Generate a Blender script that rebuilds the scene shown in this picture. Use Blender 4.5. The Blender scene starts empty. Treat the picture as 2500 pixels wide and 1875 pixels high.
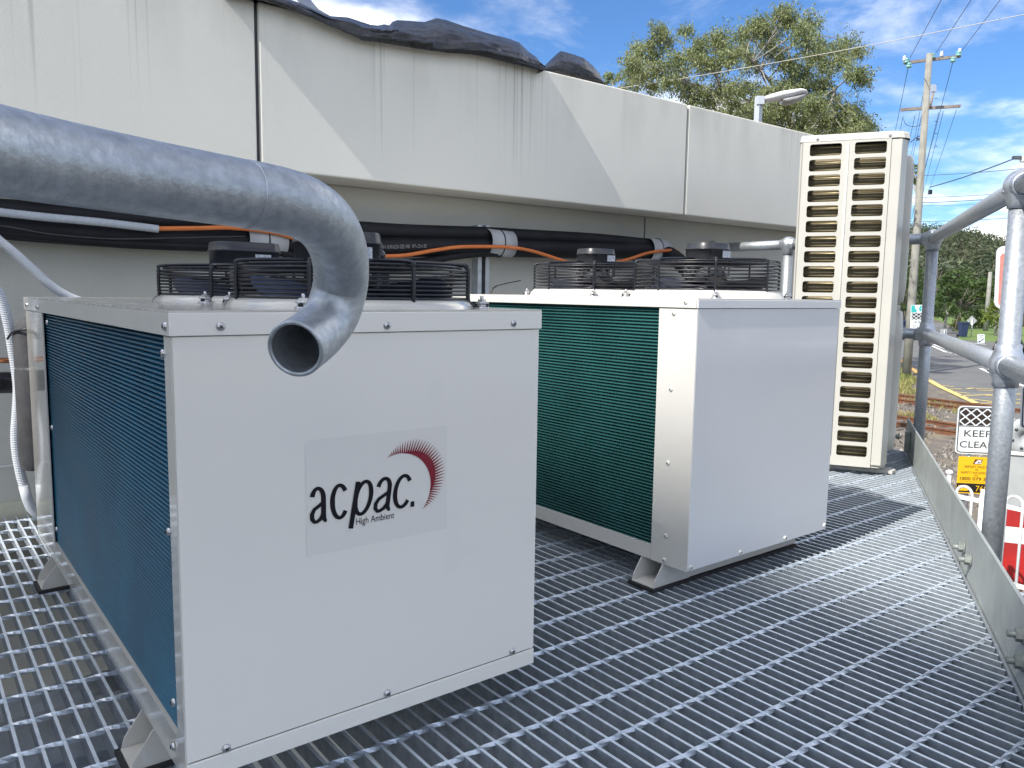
import bpy, bmesh, math, random
from mathutils import Vector as V, noise
random.seed(7)
S = bpy.context.scene
C = S.collection

# ------------------------------------------------------------------ camera
F, PITCH, ROLL, YAW = 1935.04, 0.114134, 0.014333, 0.662901   # focal length in px of a 2500 px wide picture
fw = V((math.sin(YAW)*math.cos(PITCH), math.cos(YAW)*math.cos(PITCH), -math.sin(PITCH)))
r0 = V((math.cos(YAW), -math.sin(YAW), 0)); u0 = r0.cross(fw)
rt = r0*math.cos(ROLL) + u0*math.sin(ROLL); up = -r0*math.sin(ROLL) + u0*math.cos(ROLL)
cam = bpy.data.cameras.new('camera'); co = bpy.data.objects.new('camera', cam); C.objects.link(co)
cam.sensor_width = 36; cam.lens = F*36/2500; cam.clip_start = 0.02; cam.clip_end = 5000
from mathutils import Matrix
m3 = Matrix((rt, up, -fw)).transposed()
co.matrix_world = m3.to_4x4()
S.camera = co

# ------------------------------------------------------------------ world, sun, exposure
SUN_EL, SUN_PHI = 44.0, 4.0        # elevation; how far the sun stands in front of the long wall, degrees
el, ph = math.radians(SUN_EL), math.radians(SUN_PHI)
sdir = V((-math.cos(el)*math.cos(ph), -math.cos(el)*math.sin(ph), math.sin(el)))   # towards the sun
W = bpy.data.worlds.new('World'); S.world = W; W.use_nodes = True
nt = W.node_tree; nt.nodes.clear()
def N(t, **k):
    n = nt.nodes.new(t)
    for a, b in k.items(): setattr(n, a, b)
    return n
L = lambda a, b: nt.links.new(a, b)
out = N('ShaderNodeOutputWorld'); bg = N('ShaderNodeBackground'); bg.inputs['Strength'].default_value = 0.14
sky = N('ShaderNodeTexSky', sky_type='NISHITA', sun_disc=False, sun_elevation=el,
        sun_rotation=math.atan2(sdir.x, sdir.y), air_density=1.0, dust_density=0.5, ozone_density=2.2)
tc = N('ShaderNodeTexCoord'); sep = N('ShaderNodeSeparateXYZ'); L(tc.outputs['Generated'], sep.inputs[0])
def M(op, a, b=None, c=None):
    n = N('ShaderNodeMath', operation=op)
    for i, x in enumerate((a, b, c)):
        if x is None: continue
        if isinstance(x, (int, float)): n.inputs[i].default_value = x
        else: L(x, n.inputs[i])
    return n.outputs[0]
zc = M('ADD', M('MAXIMUM', sep.outputs['Z'], 0.0), 0.16)
comb = N('ShaderNodeCombineXYZ'); L(M('DIVIDE', sep.outputs['X'], zc), comb.inputs[0]); L(M('DIVIDE', sep.outputs['Y'], zc), comb.inputs[1])
def cloud(scale, loc, det, rough, lo, hi, dist=0.0):
    mp = N('ShaderNodeMapping'); mp.inputs['Location'].default_value = loc; mp.inputs['Scale'].default_value = (scale,)*3
    L(comb.outputs[0], mp.inputs[0])
    nz = N('ShaderNodeTexNoise'); nz.inputs['Scale'].default_value = 1; nz.inputs['Detail'].default_value = det
    nz.inputs['Roughness'].default_value = rough; nz.inputs['Distortion'].default_value = dist
    L(mp.outputs[0], nz.inputs['Vector'])
    mr = N('ShaderNodeMapRange', interpolation_type='SMOOTHSTEP'); mr.inputs['From Min'].default_value = lo; mr.inputs['From Max'].default_value = hi
    L(nz.outputs['Fac'], mr.inputs['Value']); return mr.outputs['Result']
big = cloud(0.9, (53.3, 30.4, 0), 9, 0.55, 0.45, 0.64)
wisp = M('MULTIPLY', cloud(2.2, (7.3, 2.2, 0), 10, 0.62, 0.49, 0.82, 0.35), 0.45)
cov = M('MAXIMUM', big, wisp)
low = N('ShaderNodeMapRange'); low.inputs['From Min'].default_value = 0.0; low.inputs['From Max'].default_value = 0.16
low.inputs['To Min'].default_value = 1; low.inputs['To Max'].default_value = 0; L(sep.outputs['Z'], low.inputs['Value'])
lowc = M('MULTIPLY', cloud(1.6, (1.2, 5.7, 0), 8, 0.55, 0.46, 0.60), low.outputs['Result'])
cov = M('MAXIMUM', cov, lowc)
shade = cloud(1.5, (9.1, 3.3, 0), 6, 0.55, 0.3, 0.7)
cc = N('ShaderNodeMixRGB'); L(shade, cc.inputs['Fac']); cc.inputs[1].default_value = (3.3, 3.35, 3.45, 1); cc.inputs[2].default_value = (10.2, 9.6, 8.6, 1)
mx = N('ShaderNodeMixRGB'); L(M('MULTIPLY', cov, 0.92), mx.inputs['Fac'])
tint = N('ShaderNodeMixRGB', blend_type='MULTIPLY'); tint.inputs['Fac'].default_value = 1; tint.inputs[2].default_value = (.225, .335, .465, 1)
L(sky.outputs[0], tint.inputs[1]); L(tint.outputs[0], mx.inputs[1]); L(cc.outputs[0], mx.inputs[2])
L(mx.outputs[0], bg.inputs['Color']); L(bg.outputs[0], out.inputs['Surface'])

sl = bpy.data.lights.new('sun', 'SUN'); sl.energy = 2.5; sl.angle = math.radians(0.53); sl.color = (1.0, 0.95, 0.87)
so = bpy.data.objects.new('sun', sl); C.objects.link(so); so.rotation_euler = sdir.to_track_quat('Z', 'Y').to_euler()
S.view_settings.view_transform = 'Standard'; S.view_settings.look = 'None'; S.view_settings.gamma = 1
S.view_settings.use_curve_mapping = False; S.view_settings.exposure = 1.42

# ------------------------------------------------------------------ picture measurements -> places in the yard
def ray(x, y): return fw + rt*((x-1250)/F) - up*((y-937.5)/F)
def dep(x, y, d): return ray(x, y)*d
def atx(x, y, X): k = ray(x, y); return k*(X/k.x)
def aty(x, y, Y): k = ray(x, y); return k*(Y/k.y)
def atz(x, y, Z): k = ray(x, y); return k*(Z/k.z)

# ------------------------------------------------------------------ materials
MATS = {}
def mat(name, col, rough=0.5, metal=0.0, var=0.0, scale=8.0, bump=0.0, bscale=60.0, col2=None, spec=0.5, coat=0.0, streak=None, rvar=0.0, isl=0.0, detail=6, lo=0.35, hi=0.65, sss=None):
    """a principled surface; colour varies between col and col2 with noise in world position"""
    m = bpy.data.materials.new(name); m.use_nodes = True; t = m.node_tree; ns = t.nodes; lk = t.links.new
    b = ns['Principled BSDF']; b.inputs['Roughness'].default_value = rough; b.inputs['Metallic'].default_value = metal
    b.inputs['Base Color'].default_value = (*col, 1); b.inputs['Specular IOR Level'].default_value = spec; b.inputs['Coat Weight'].default_value = coat
    b.inputs['Coat Roughness'].default_value = 0.08
    geo = ns.new('ShaderNodeNewGeometry'); vec = geo.outputs['Position']
    def nz(sc, det=detail, ro=0.55, stretch=None):
        n = ns.new('ShaderNodeTexNoise'); n.inputs['Scale'].default_value = sc; n.inputs['Detail'].default_value = det; n.inputs['Roughness'].default_value = ro
        if stretch:
            mp = ns.new('ShaderNodeMapping'); mp.inputs['Scale'].default_value = stretch; lk(vec, mp.inputs[0]); lk(mp.outputs[0], n.inputs['Vector'])
        else: lk(vec, n.inputs['Vector'])
        return n.outputs['Fac']
    colout = None
    if col2 is not None:
        mr = ns.new('ShaderNodeMapRange'); mr.inputs['From Min'].default_value = lo; mr.inputs['From Max'].default_value = hi
        lk(nz(scale), mr.inputs['Value'])
        mxn = ns.new('ShaderNodeMixRGB'); mxn.inputs[1].default_value = (*col, 1); mxn.inputs[2].default_value = (*col2, 1)
        lk(mr.outputs['Result'], mxn.inputs['Fac']); colout = mxn.outputs[0]
    if streak:                                   # (colour, stretch, lo, hi) : dirt in long runs
        sc, st, slo, shi = streak
        mr = ns.new('ShaderNodeMapRange'); mr.inputs['From Min'].default_value = slo; mr.inputs['From Max'].default_value = shi
        lk(nz(1.0, 5, 0.6, st), mr.inputs['Value'])
        mxn = ns.new('ShaderNodeMixRGB'); mxn.inputs[2].default_value = (*sc, 1); lk(mr.outputs['Result'], mxn.inputs['Fac'])
        if colout: lk(colout, mxn.inputs[1])
        else: mxn.inputs[1].default_value = (*col, 1)
        colout = mxn.outputs[0]
    if isl:
        hs = ns.new('ShaderNodeHueSaturation'); mr = ns.new('ShaderNodeMapRange'); lk(geo.outputs['Random Per Island'], mr.inputs['Value'])
        mr.inputs['To Min'].default_value = 1-isl; mr.inputs['To Max'].default_value = 1+isl; lk(mr.outputs['Result'], hs.inputs['Value'])
        if colout: lk(colout, hs.inputs['Color'])
        else: hs.inputs['Color'].default_value = (*col, 1)
        colout = hs.outputs[0]
    if colout: lk(colout, b.inputs['Base Color'])
    if rvar:
        mr = ns.new('ShaderNodeMapRange'); mr.inputs['From Min'].default_value = 0.3; mr.inputs['From Max'].default_value = 0.7
        mr.inputs['To Min'].default_value = max(0.02, rough-rvar); mr.inputs['To Max'].default_value = min(1, rough+rvar)
        lk(nz(scale*1.7), mr.inputs['Value']); lk(mr.outputs['Result'], b.inputs['Roughness'])
    if bump:
        bp = ns.new('ShaderNodeBump'); bp.inputs['Strength'].default_value = bump; bp.inputs['Distance'].default_value = 0.01
        lk(nz(bscale, 4), bp.inputs['Height']); lk(bp.outputs[0], b.inputs['Normal'])
    MATS[name] = m; return m

WHITE = mat('white_enamel', (.82, .80, .745), .27, bump=.035, bscale=5, col2=(.805, .785, .73), scale=1.5, coat=.25, streak=((.70, .69, .66), (5, 5, 3), .62, .95))
BEIGE = mat('beige_enamel', (.60, .585, .54), .14, bump=.012, bscale=14, col2=(.54, .525, .48), scale=6, coat=.7, rvar=.05)
CREAM = mat('cream_enamel', (.60, .59, .555), .55, bump=.02, bscale=12, col2=(.575, .565, .53), scale=5)
BLUEW = mat('white_enamel_flat', (.69, .695, .705), .34, bump=.02, bscale=8, col2=(.67, .675, .685), scale=2.5, coat=.12,
            streak=((.6, .6, .6), (14, 14, 9), .70, .82))
TOPW = mat('weathered_lid', (.62, .6, .55), .22, bump=.25, bscale=16, col2=(.45, .43, .39), scale=18, coat=.5, rvar=.15)
IVORY = mat('ivory_enamel', (.52, .51, .465), .38, bump=.015, bscale=30, col2=(.49, .48, .435), scale=7, coat=.1)
GALV = mat('galvanised_steel', (.46, .49, .53), .42, .8, bump=.05, bscale=110, col2=(.58, .62, .67), scale=30, rvar=.10)
GALVP = mat('galvanised_pipe', (.37, .40, .43), .46, .72, bump=.10, bscale=240, col2=(.52, .555, .59), scale=110, rvar=.10, detail=10, lo=.34, hi=.70)
GALVB = mat('galvanised_bar', (.26, .30, .345), .5, .45, bump=.12, bscale=160, col2=(.37, .415, .465), scale=50, rvar=.1, detail=8)
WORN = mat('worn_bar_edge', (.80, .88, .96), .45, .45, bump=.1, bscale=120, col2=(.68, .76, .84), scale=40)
GALVT = mat('galvanised_rod', (.56, .63, .71), .46, .6, bump=.15, bscale=130, col2=(.68, .75, .83), scale=50, rvar=.1)
KICK = mat('galvanised_plate', (.37, .395, .395), .62, .45, bump=.05, bscale=40, col2=(.42, .46, .44), scale=11, rvar=.12, streak=((.24, .27, .27), (30, 30, 5), .58, .8))
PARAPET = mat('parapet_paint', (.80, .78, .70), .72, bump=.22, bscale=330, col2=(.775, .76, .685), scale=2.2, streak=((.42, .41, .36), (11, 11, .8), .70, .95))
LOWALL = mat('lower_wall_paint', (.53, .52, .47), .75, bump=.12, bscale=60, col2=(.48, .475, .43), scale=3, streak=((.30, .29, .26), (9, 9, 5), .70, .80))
CURB = mat('curb_paint', (.66, .64, .50), .7, bump=.1, bscale=50, col2=(.55, .53, .42), scale=8)
RUBBER = mat('black_rubber', (.018, .018, .02), .7)
FOAM = mat('black_foam', (.006, .0065, .009), .6, bump=.15, bscale=30, col2=(.012, .013, .017), scale=9, spec=.3)
FOAMG = mat('grey_foam_tape', (.075, .075, .08), .8, bump=.2, bscale=80, col2=(.05, .05, .055), scale=20)
BLACKP = mat('black_plastic', (.028, .030, .036), .36, bump=.05, bscale=200)
WIRE = mat('black_coated_wire', (.012, .013, .018), .32)
ORANGE = mat('orange_sheath', (.72, .20, .045), .5, col2=(.62, .16, .035), scale=12)
CONDUIT = mat('grey_conduit', (.50, .53, .57), .5)
STRAP = mat('grey_strap', (.45, .46, .47), .6, bump=.05, bscale=50)
COPPER = mat('copper', (.60, .26, .13), .3, .9)
SCREW = mat('zinc_screw', (.55, .55, .56), .28, .95)
SCREWW = mat('white_screw', (.68, .67, .64), .4)
TARP = mat('black_tarpaulin', (.008, .0085, .011), .30, bump=.45, bscale=55, col2=(.024, .025, .03), scale=14, rvar=.12)
TARPB = mat('pale_tarpaulin', (.30, .34, .44), .4, bump=.2, bscale=20)
INK = mat('black_ink', (.006, .006, .010), .5, spec=.25)
RED = mat('maroon_ink', (.22, .006, .022), .4)
FILM = mat('clear_film', (.765, .747, .70), .27, coat=.25)
LABELW = mat('label_paper', (.62, .66, .70), .5, col2=(.40, .43, .48), scale=240, lo=.45, hi=.55)
DARK = mat('dark_interior', (.012, .011, .009), .8)
BRASS = mat('bronze_fins', (.125, .105, .062), .5, .2, bump=.1, bscale=300, col2=(.165, .138, .085), scale=60)
BRASST = mat('bronze_tube', (.30, .25, .14), .38, .6)
BLADE = mat('fan_blade', (.020, .022, .034), .42)
BLADEN = mat('fan_blade_blue', (.016, .028, .075), .4)
STEEL = mat('dark_steel', (.12, .13, .14), .5, .6)
def coilmat(name, c1, c2):
    m = mat(name, c1, .34, .2, col2=c2, scale=5, coat=.3)
    t = m.node_tree; ns = t.nodes; geo = [n for n in ns if n.type == 'NEW_GEOMETRY'][0]
    w = ns.new('ShaderNodeTexWave'); w.bands_direction = 'Y'; w.inputs['Scale'].default_value = 110; w.inputs['Distortion'].default_value = 1.5
    t.links.new(geo.outputs['Position'], w.inputs['Vector'])
    bp = ns.new('ShaderNodeBump'); bp.inputs['Strength'].default_value = .25; bp.inputs['Distance'].default_value = .002
    t.links.new(w.outputs['Fac'], bp.inputs['Height']); t.links.new(bp.outputs[0], ns['Principled BSDF'].inputs['Normal'])
    return m
t = PARAPET.node_tree; ns = t.nodes; lk = t.links.new; geo = [n for n in ns if n.type == 'NEW_GEOMETRY'][0]
def pnoise(sc, lo, hi, det=4):
    mp = ns.new('ShaderNodeMapping'); mp.inputs['Scale'].default_value = sc; lk(geo.outputs['Position'], mp.inputs[0]); n = ns.new('ShaderNodeTexNoise'); n.inputs['Scale'].default_value = 1; n.inputs['Detail'].default_value = det
    lk(mp.outputs[0], n.inputs['Vector']); mr = ns.new('ShaderNodeMapRange'); mr.inputs['From Min'].default_value = lo; mr.inputs['From Max'].default_value = hi; lk(n.outputs['Fac'], mr.inputs['Value']); return mr.outputs['Result']
def pm(op, a, b):
    n = ns.new('ShaderNodeMath'); n.operation = op; n.use_clamp = op != 'SUBTRACT'
    for i, x in enumerate((a, b)):
        if isinstance(x, (int, float)): n.inputs[i].default_value = x
        else: lk(x, n.inputs[i])
    return n.outputs[0]
sx = ns.new('ShaderNodeSeparateXYZ'); lk(geo.outputs['Position'], sx.inputs[0])
drop = ns.new('ShaderNodeMapRange'); drop.inputs['From Min'].default_value = .45; drop.inputs['From Max'].default_value = .93; lk(sx.outputs['Z'], drop.inputs['Value'])   # runs start at the coping and peter out
runs = pm('MULTIPLY', pnoise((75, 6, .5), .56, .70), pm('MULTIPLY', drop.outputs['Result'], pnoise((3.2, 1, .12), .47, .62, 2)))
film = pm('MULTIPLY', pm('MULTIPLY', drop.outputs['Result'], drop.outputs['Result']), pnoise((7, 2, 2.2), .42, .72))
stain = pm('ADD', pm('MULTIPLY', runs, .62), pm('MULTIPLY', film, .26))
bsdf = ns['Principled BSDF']; src_ = bsdf.inputs['Base Color'].links[0].from_socket; mxs = ns.new('ShaderNodeMixRGB'); lk(stain, mxs.inputs['Fac']); lk(src_, mxs.inputs[1]); mxs.inputs[2].default_value = (.17, .165, .13, 1); lk(mxs.outputs[0], bsdf.inputs['Base Color'])
COILB = coilmat('blue_coil_fins', (.002, .080, .155), (.004, .125, .22))
COILG = coilmat('green_coil_fins', (.012, .078, .076), (.022, .115, .112))

# ------------------------------------------------------------------ mesh builder
class MB:
    def __init__(s): s.v = []; s.f = []; s.sm = []; s.mi = []
    def face(s, pts, sm=False, mi=0):
        b = len(s.v); s.v += [tuple(p) for p in pts]; s.f.append(tuple(range(b, b+len(pts)))); s.sm.append(sm); s.mi.append(mi)
    def grid(s, rows, sm=True, closed=False, mi=0):
        b = len(s.v); n = len(rows[0])
        for r in rows: s.v += [tuple(p) for p in r]
        for i in range(len(rows)-1):
            for j in range(n if closed else n-1):
                k = (j+1) % n
                s.f.append((b+i*n+j, b+i*n+k, b+(i+1)*n+k, b+(i+1)*n+j)); s.sm.append(sm); s.mi.append(mi)
        return b
    def obox(s, c, a, b2, d, mi=0):              # centre and three half-axes
        c, a, b2, d = V(c), V(a), V(b2), V(d); k = len(s.v)
        for i in (-1, 1):
            for j in (-1, 1):
                for l in (-1, 1): s.v.append(tuple(c + a*i + b2*j + d*l))
        fs = [(0,1,3,2),(4,6,7,5),(0,4,5,1),(2,3,7,6),(0,2,6,4),(1,5,7,3)]
        if a.cross(b2).dot(d) < 0: fs = [tuple(reversed(q)) for q in fs]
        for q in fs: s.f.append(tuple(k+i for i in q)); s.sm.append(False); s.mi.append(mi)
    def box(s, x0, x1, y0, y1, z0, z1, mi=0):
        s.obox(((x0+x1)/2, (y0+y1)/2, (z0+z1)/2), ((x1-x0)/2, 0, 0), (0, (y1-y0)/2, 0), (0, 0, (z1-z0)/2), mi)
    def tube(s, path, r, n=12, cap=True, sm=True, mi=0):
        P = [V(p) for p in path]; R = r if isinstance(r, (list, tuple)) else [r]*len(P)
        t = (P[1]-P[0]).normalized(); a = t.orthogonal().normalized(); rows = []
        for i, p in enumerate(P):
            t2 = (P[min(i+1, len(P)-1)]-P[max(i-1, 0)]).normalized()
            a = (a - t2*a.dot(t2)).normalized(); b = t2.cross(a)
            rows.append([p + (a*math.cos(2*math.pi*k/n) + b*math.sin(2*math.pi*k/n))*R[i] for k in range(n)])
        k0 = s.grid(rows, sm, True, mi)
        if cap:
            s.f.append(tuple(k0+n-1-k for k in range(n))); s.sm.append(False); s.mi.append(mi)
            e = k0+(len(P)-1)*n; s.f.append(tuple(e+k for k in range(n))); s.sm.append(False); s.mi.append(mi)
    def torus(s, c, a, b, R, r, n=40, k=6, mi=0, arc=None):
        c, a, b = V(c), V(a), V(b); nn = a.cross(b)
        rows = []
        for i in range(n+1):
            th = 2*math.pi*i/n if arc is None else arc[0]+(arc[1]-arc[0])*i/n
            d = a*math.cos(th)+b*math.sin(th)
            rows.append([c + d*(R + r*math.cos(2*math.pi*j/k)) + nn*(r*math.sin(2*math.pi*j/k)) for j in range(k)])
        s.grid(rows, True, True, mi)
    def lathe(s, c, prof, n=32, ax=None, sm=True, mi=0):
        c = V(c); ax = V(ax or (0, 0, 1)).normalized(); a = ax.orthogonal().normalized(); b = ax.cross(a)
        s.grid([[c + ax*z + (a*math.cos(2*math.pi*k/n) + b*math.sin(2*math.pi*k/n))*r for k in range(n)] for r, z in prof], sm, True, mi)
    def sphere(s, c, r, n=20, m=12, sc=(1, 1, 1), mi=0):
        c = V(c); rows = []
        for i in range(m+1):
            a = math.pi*i/m
            rows.append([c + V((math.sin(a)*math.cos(2*math.pi*k/n)*sc[0], math.sin(a)*math.sin(2*math.pi*k/n)*sc[1], -math.cos(a)*sc[2]))*r for k in range(n)])
        s.grid(rows, True, True, mi)
    def prism(s, poly, ext, mi=0, sm=False):
        P = [V(p) for p in poly]; e = V(ext); n = len(P)
        s.face(P[::-1], False, mi); s.face([p+e for p in P], False, mi)
        for i in range(n): s.face([P[i], P[(i+1) % n], P[(i+1) % n]+e, P[i]+e], sm, mi)
    def mesh(s, name, mats, origin=(0, 0, 0)):
        me = bpy.data.meshes.new(name); o = V(origin)
        me.from_pydata([(x-o.x, y-o.y, z-o.z) for x, y, z in s.v], [], s.f)
        for m in (mats if isinstance(mats, (list, tuple)) else [mats]): me.materials.append(m)
        me.polygons.foreach_set('use_smooth', s.sm); me.polygons.foreach_set('material_index', s.mi); me.update()
        return me

def clean(me):
    bm = bmesh.new(); bm.from_mesh(me); bmesh.ops.remove_doubles(bm, verts=bm.verts, dist=1e-6)
    bmesh.ops.recalc_face_normals(bm, faces=bm.faces); bm.to_mesh(me); bm.free()
def origin(p): return V(p['org']) if p is not None and 'org' in p else V((0, 0, 0))
def part(name, mb, m, parent, bevel=0, weld=False):
    """one mesh as a child; all children keep the thing's own origin"""
    o0 = origin(parent); me = mb.mesh(name, m, o0)
    if weld or bevel: clean(me)
    o = bpy.data.objects.new(name, me); C.objects.link(o); o.parent = parent; o['org'] = list(o0)
    if bevel:
        b = o.modifiers.new('edge', 'BEVEL'); b.width = bevel; b.segments = 2; b.limit_method = 'ANGLE'; b.angle_limit = math.radians(40)
    return o
def tag(o, label, cat, group=None):
    o['label'] = label; o['category'] = cat
    if group: o['group'] = group
    return o
def thing(name, label, cat, loc, group=None):
    o = bpy.data.objects.new(name, None); C.objects.link(o); o.location = loc; o['org'] = list(V(loc)); o.empty_display_size = .1
    return tag(o, label, cat, group)
def single(name, mb, m, label, cat, group=None, bevel=0, weld=False):
    o0 = V(mb.v[0]); me = mb.mesh(name, m, o0)
    if weld or bevel: clean(me)
    o = bpy.data.objects.new(name, me); C.objects.link(o); o.location = o0; o['org'] = list(o0)
    if bevel:
        b = o.modifiers.new('edge', 'BEVEL'); b.width = bevel; b.segments = 2; b.limit_method = 'ANGLE'; b.angle_limit = math.radians(40)
    return tag(o, label, cat, group)
def setting(name, mb, m, kind='structure'):
    o = bpy.data.objects.new(name, mb.mesh(name, m)); C.objects.link(o); o['kind'] = kind; return o
def smooth(pts, n=8):
    """Catmull-Rom through points"""
    P = [V(p) for p in pts]; out_ = []
    for i in range(len(P)-1):
        a, b, c, d = P[max(i-1, 0)], P[i], P[i+1], P[min(i+2, len(P)-1)]
        for k in range(n):
            t = k/n; out_.append(0.5*((2*b)+(c-a)*t+(2*a-5*b+4*c-d)*t*t+(3*b-a-3*c+d)*t**3))
    return out_+[P[-1]]
def text(s, name, m, parent, O, U, Vv, box, shear=0.0, off=0.0008, bold=0.0):
    """lettering fitted into box (u0,u1,v0,v1) of the plane O + U*u + Vv*v"""
    cu = bpy.data.curves.new('lettering', 'FONT'); cu.body = s; cu.resolution_u = 4; cu.offset = bold
    ob = bpy.data.objects.new('lettering', cu); C.objects.link(ob)
    dg = bpy.context.evaluated_depsgraph_get(); me = bpy.data.meshes.new_from_object(ob.evaluated_get(dg))
    bpy.data.objects.remove(ob); me.name = name
    xs = [v.co.x for v in me.vertices]; ys = [v.co.y for v in me.vertices]; x0, x1, y0, y1 = min(xs), max(xs), min(ys), max(ys)
    O, U, Vv = V(O), V(U), V(Vv); nn = U.cross(Vv).normalized(); o0 = origin(parent)
    for v in me.vertices:
        b = (v.co.y-y0)/(y1-y0); a = box[0]+(v.co.x-x0)/(x1-x0)*(box[1]-box[0]); c = box[2]+b*(box[3]-box[2])
        v.co = O + U*(a+shear*(c-box[2])) + Vv*c + nn*off - o0
    me.materials.clear(); me.materials.append(m)
    o = bpy.data.objects.new(name, me); C.objects.link(o); o.parent = parent; o['org'] = list(o0); return o
def arc2(c, r, a0, a1, n): return [(c[0]+r*math.cos(a0+(a1-a0)*i/n), c[1]+r*math.sin(a0+(a1-a0)*i/n)) for i in range(n+1)]
def rrect(u0, u1, v0, v1, r, n=4):
    P = []
    for cx, cy, a in ((u1-r, v1-r, 0), (u0+r, v1-r, .5), (u0+r, v0+r, 1), (u1-r, v0+r, 1.5)): P += arc2((cx, cy), r, a*math.pi, (a+.5)*math.pi, n)
    return P
X, Y, Z = V((1, 0, 0)), V((0, 1, 0)), V((0, 0, 1))
GZ = -.695                                        # top of the walkway grating (the camera is the zero level)
ROADZ = -3.1                                      # street level
KA, KB = .58311, -.41020                          # walkway edge: y = KA x + KB
kd = V((1, KA, 0)).normalized(); kn = V((kd.y, -kd.x, 0))      # along the edge (away), outward

# ================================================================== the building and its parapet
PY, PT, PB = 2.645, .9305, .3986                  # parapet face, top, underside
WY = 2.86                                         # lower wall face
J1, J2 = .9895, 3.1385
WEND = aty(2070, 400, 2.645).x
bld = thing('building', 'long pale rendered building wall with a deep overhanging parapet', 'building', (0, WY, ROADZ))
for a, b in ((-8.0, J1-.006), (J1+.006, J2-.006), (J2+.006, WEND)):
    mb = MB(); mb.box(a, b, PY, PY+.19, PB, PT); part('parapet_panel', mb, PARAPET, bld, bevel=.006)
for j in (J1, J2): mb = MB(); mb.box(j-.006, j+.006, PY+.012, PY+.1, PB+.002, PT-.004); part('joint_filler', mb, FOAMG, bld)
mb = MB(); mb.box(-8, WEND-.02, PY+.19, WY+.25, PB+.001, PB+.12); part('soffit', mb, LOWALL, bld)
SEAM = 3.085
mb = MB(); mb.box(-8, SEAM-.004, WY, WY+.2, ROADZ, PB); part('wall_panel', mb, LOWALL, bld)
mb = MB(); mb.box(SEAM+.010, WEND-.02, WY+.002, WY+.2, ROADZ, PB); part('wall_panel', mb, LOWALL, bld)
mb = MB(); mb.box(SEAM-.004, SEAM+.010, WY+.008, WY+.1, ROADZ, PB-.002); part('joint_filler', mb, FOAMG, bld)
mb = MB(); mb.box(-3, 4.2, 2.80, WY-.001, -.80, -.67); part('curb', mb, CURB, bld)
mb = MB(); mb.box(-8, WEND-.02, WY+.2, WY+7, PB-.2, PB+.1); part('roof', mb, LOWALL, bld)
# detached block added out of view to the left, sized to shade the near unit
wx = -25.0; mb = MB(); mb.box(wx-8, wx, -16.0, .42, ROADZ, 1.02+(-wx)*math.tan(el)/math.cos(ph)); part('unseen_shade_block', mb, LOWALL, bld)

# ================================================================== walkway: grating, toe plate, beams
def kick_y(x): return KA*x+KB
def kick_x(y): return (y-KB)/KA
END_X = 3.62
gr = thing('grating_floor', 'galvanised steel bar grating walkway under the condensers', 'grating', (0, .5, GZ))
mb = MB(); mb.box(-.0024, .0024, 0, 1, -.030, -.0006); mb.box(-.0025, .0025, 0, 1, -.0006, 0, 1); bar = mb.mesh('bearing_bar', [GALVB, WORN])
PITCH_B = .0296; nb = 0
x = .1108-PITCH_B*22
while x < END_X:
    y0 = max(.22, kick_y(x)+.012); y1 = 2.775
    o = bpy.data.objects.new('bearing_bar', bar); C.objects.link(o); o.parent = gr
    o.location = V((x, y0, GZ))-V(gr['org']); o.scale = (1, y1-y0, 1); nb += 1; x += PITCH_B
y = 1.0281-.0995*8; rod_n = 0
while y < 2.78:
    xa = -.56; xb = min(END_X, kick_x(y)-.02); mb = MB(); rows = []; n = int((xb-xa)/.0115); ph0 = random.random()*3
    for i in range(n+1):
        xx = xa+(xb-xa)*i/n; th = ph0+xx/.082*math.pi; rows.append([V((xx, y+.0050*math.cos(th+k*math.pi/2), GZ-.0030+.0050*math.sin(th+k*math.pi/2))) for k in range(4)])
    mb.grid(rows, False, True); part('twisted_rod', mb, GALVT, gr); y += .0995; rod_n += 1
mb = MB(); a = V((1.05, kick_y(1.05), 0))-kn*.006; b = V((END_X+.02, kick_y(END_X+.02), 0))-kn*.006
mb.obox((a+b)/2+Z*(GZ-.0165), (b-a)/2, kn*.003, Z*.0165); part('edge_band', mb, GALV, gr)
mb = MB(); mb.box(END_X+.002, END_X+.008, kick_y(END_X)+.01, 2.775, GZ-.032, GZ); part('edge_band', mb, GALV, gr)

for y_, z_, lab in ((1.62, GZ-.06, 'bright galvanised channel beam under the grating beside the near condenser'), (1.02, GZ-.30, 'deeper galvanised cross beam under the grating in the near left corner')):
    mb = MB(); mb.box(-2.5, 3.0, y_-.05, y_+.05, z_-.006, z_); mb.box(-2.5, 3.0, y_+.044, y_+.05, z_-.16, z_-.006); mb.box(-2.5, 3.0, y_-.05, y_+.05, z_-.166, z_-.16)
    single('support_beam', mb, GALV, lab, 'beam', 'beams under the walkway')

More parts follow.
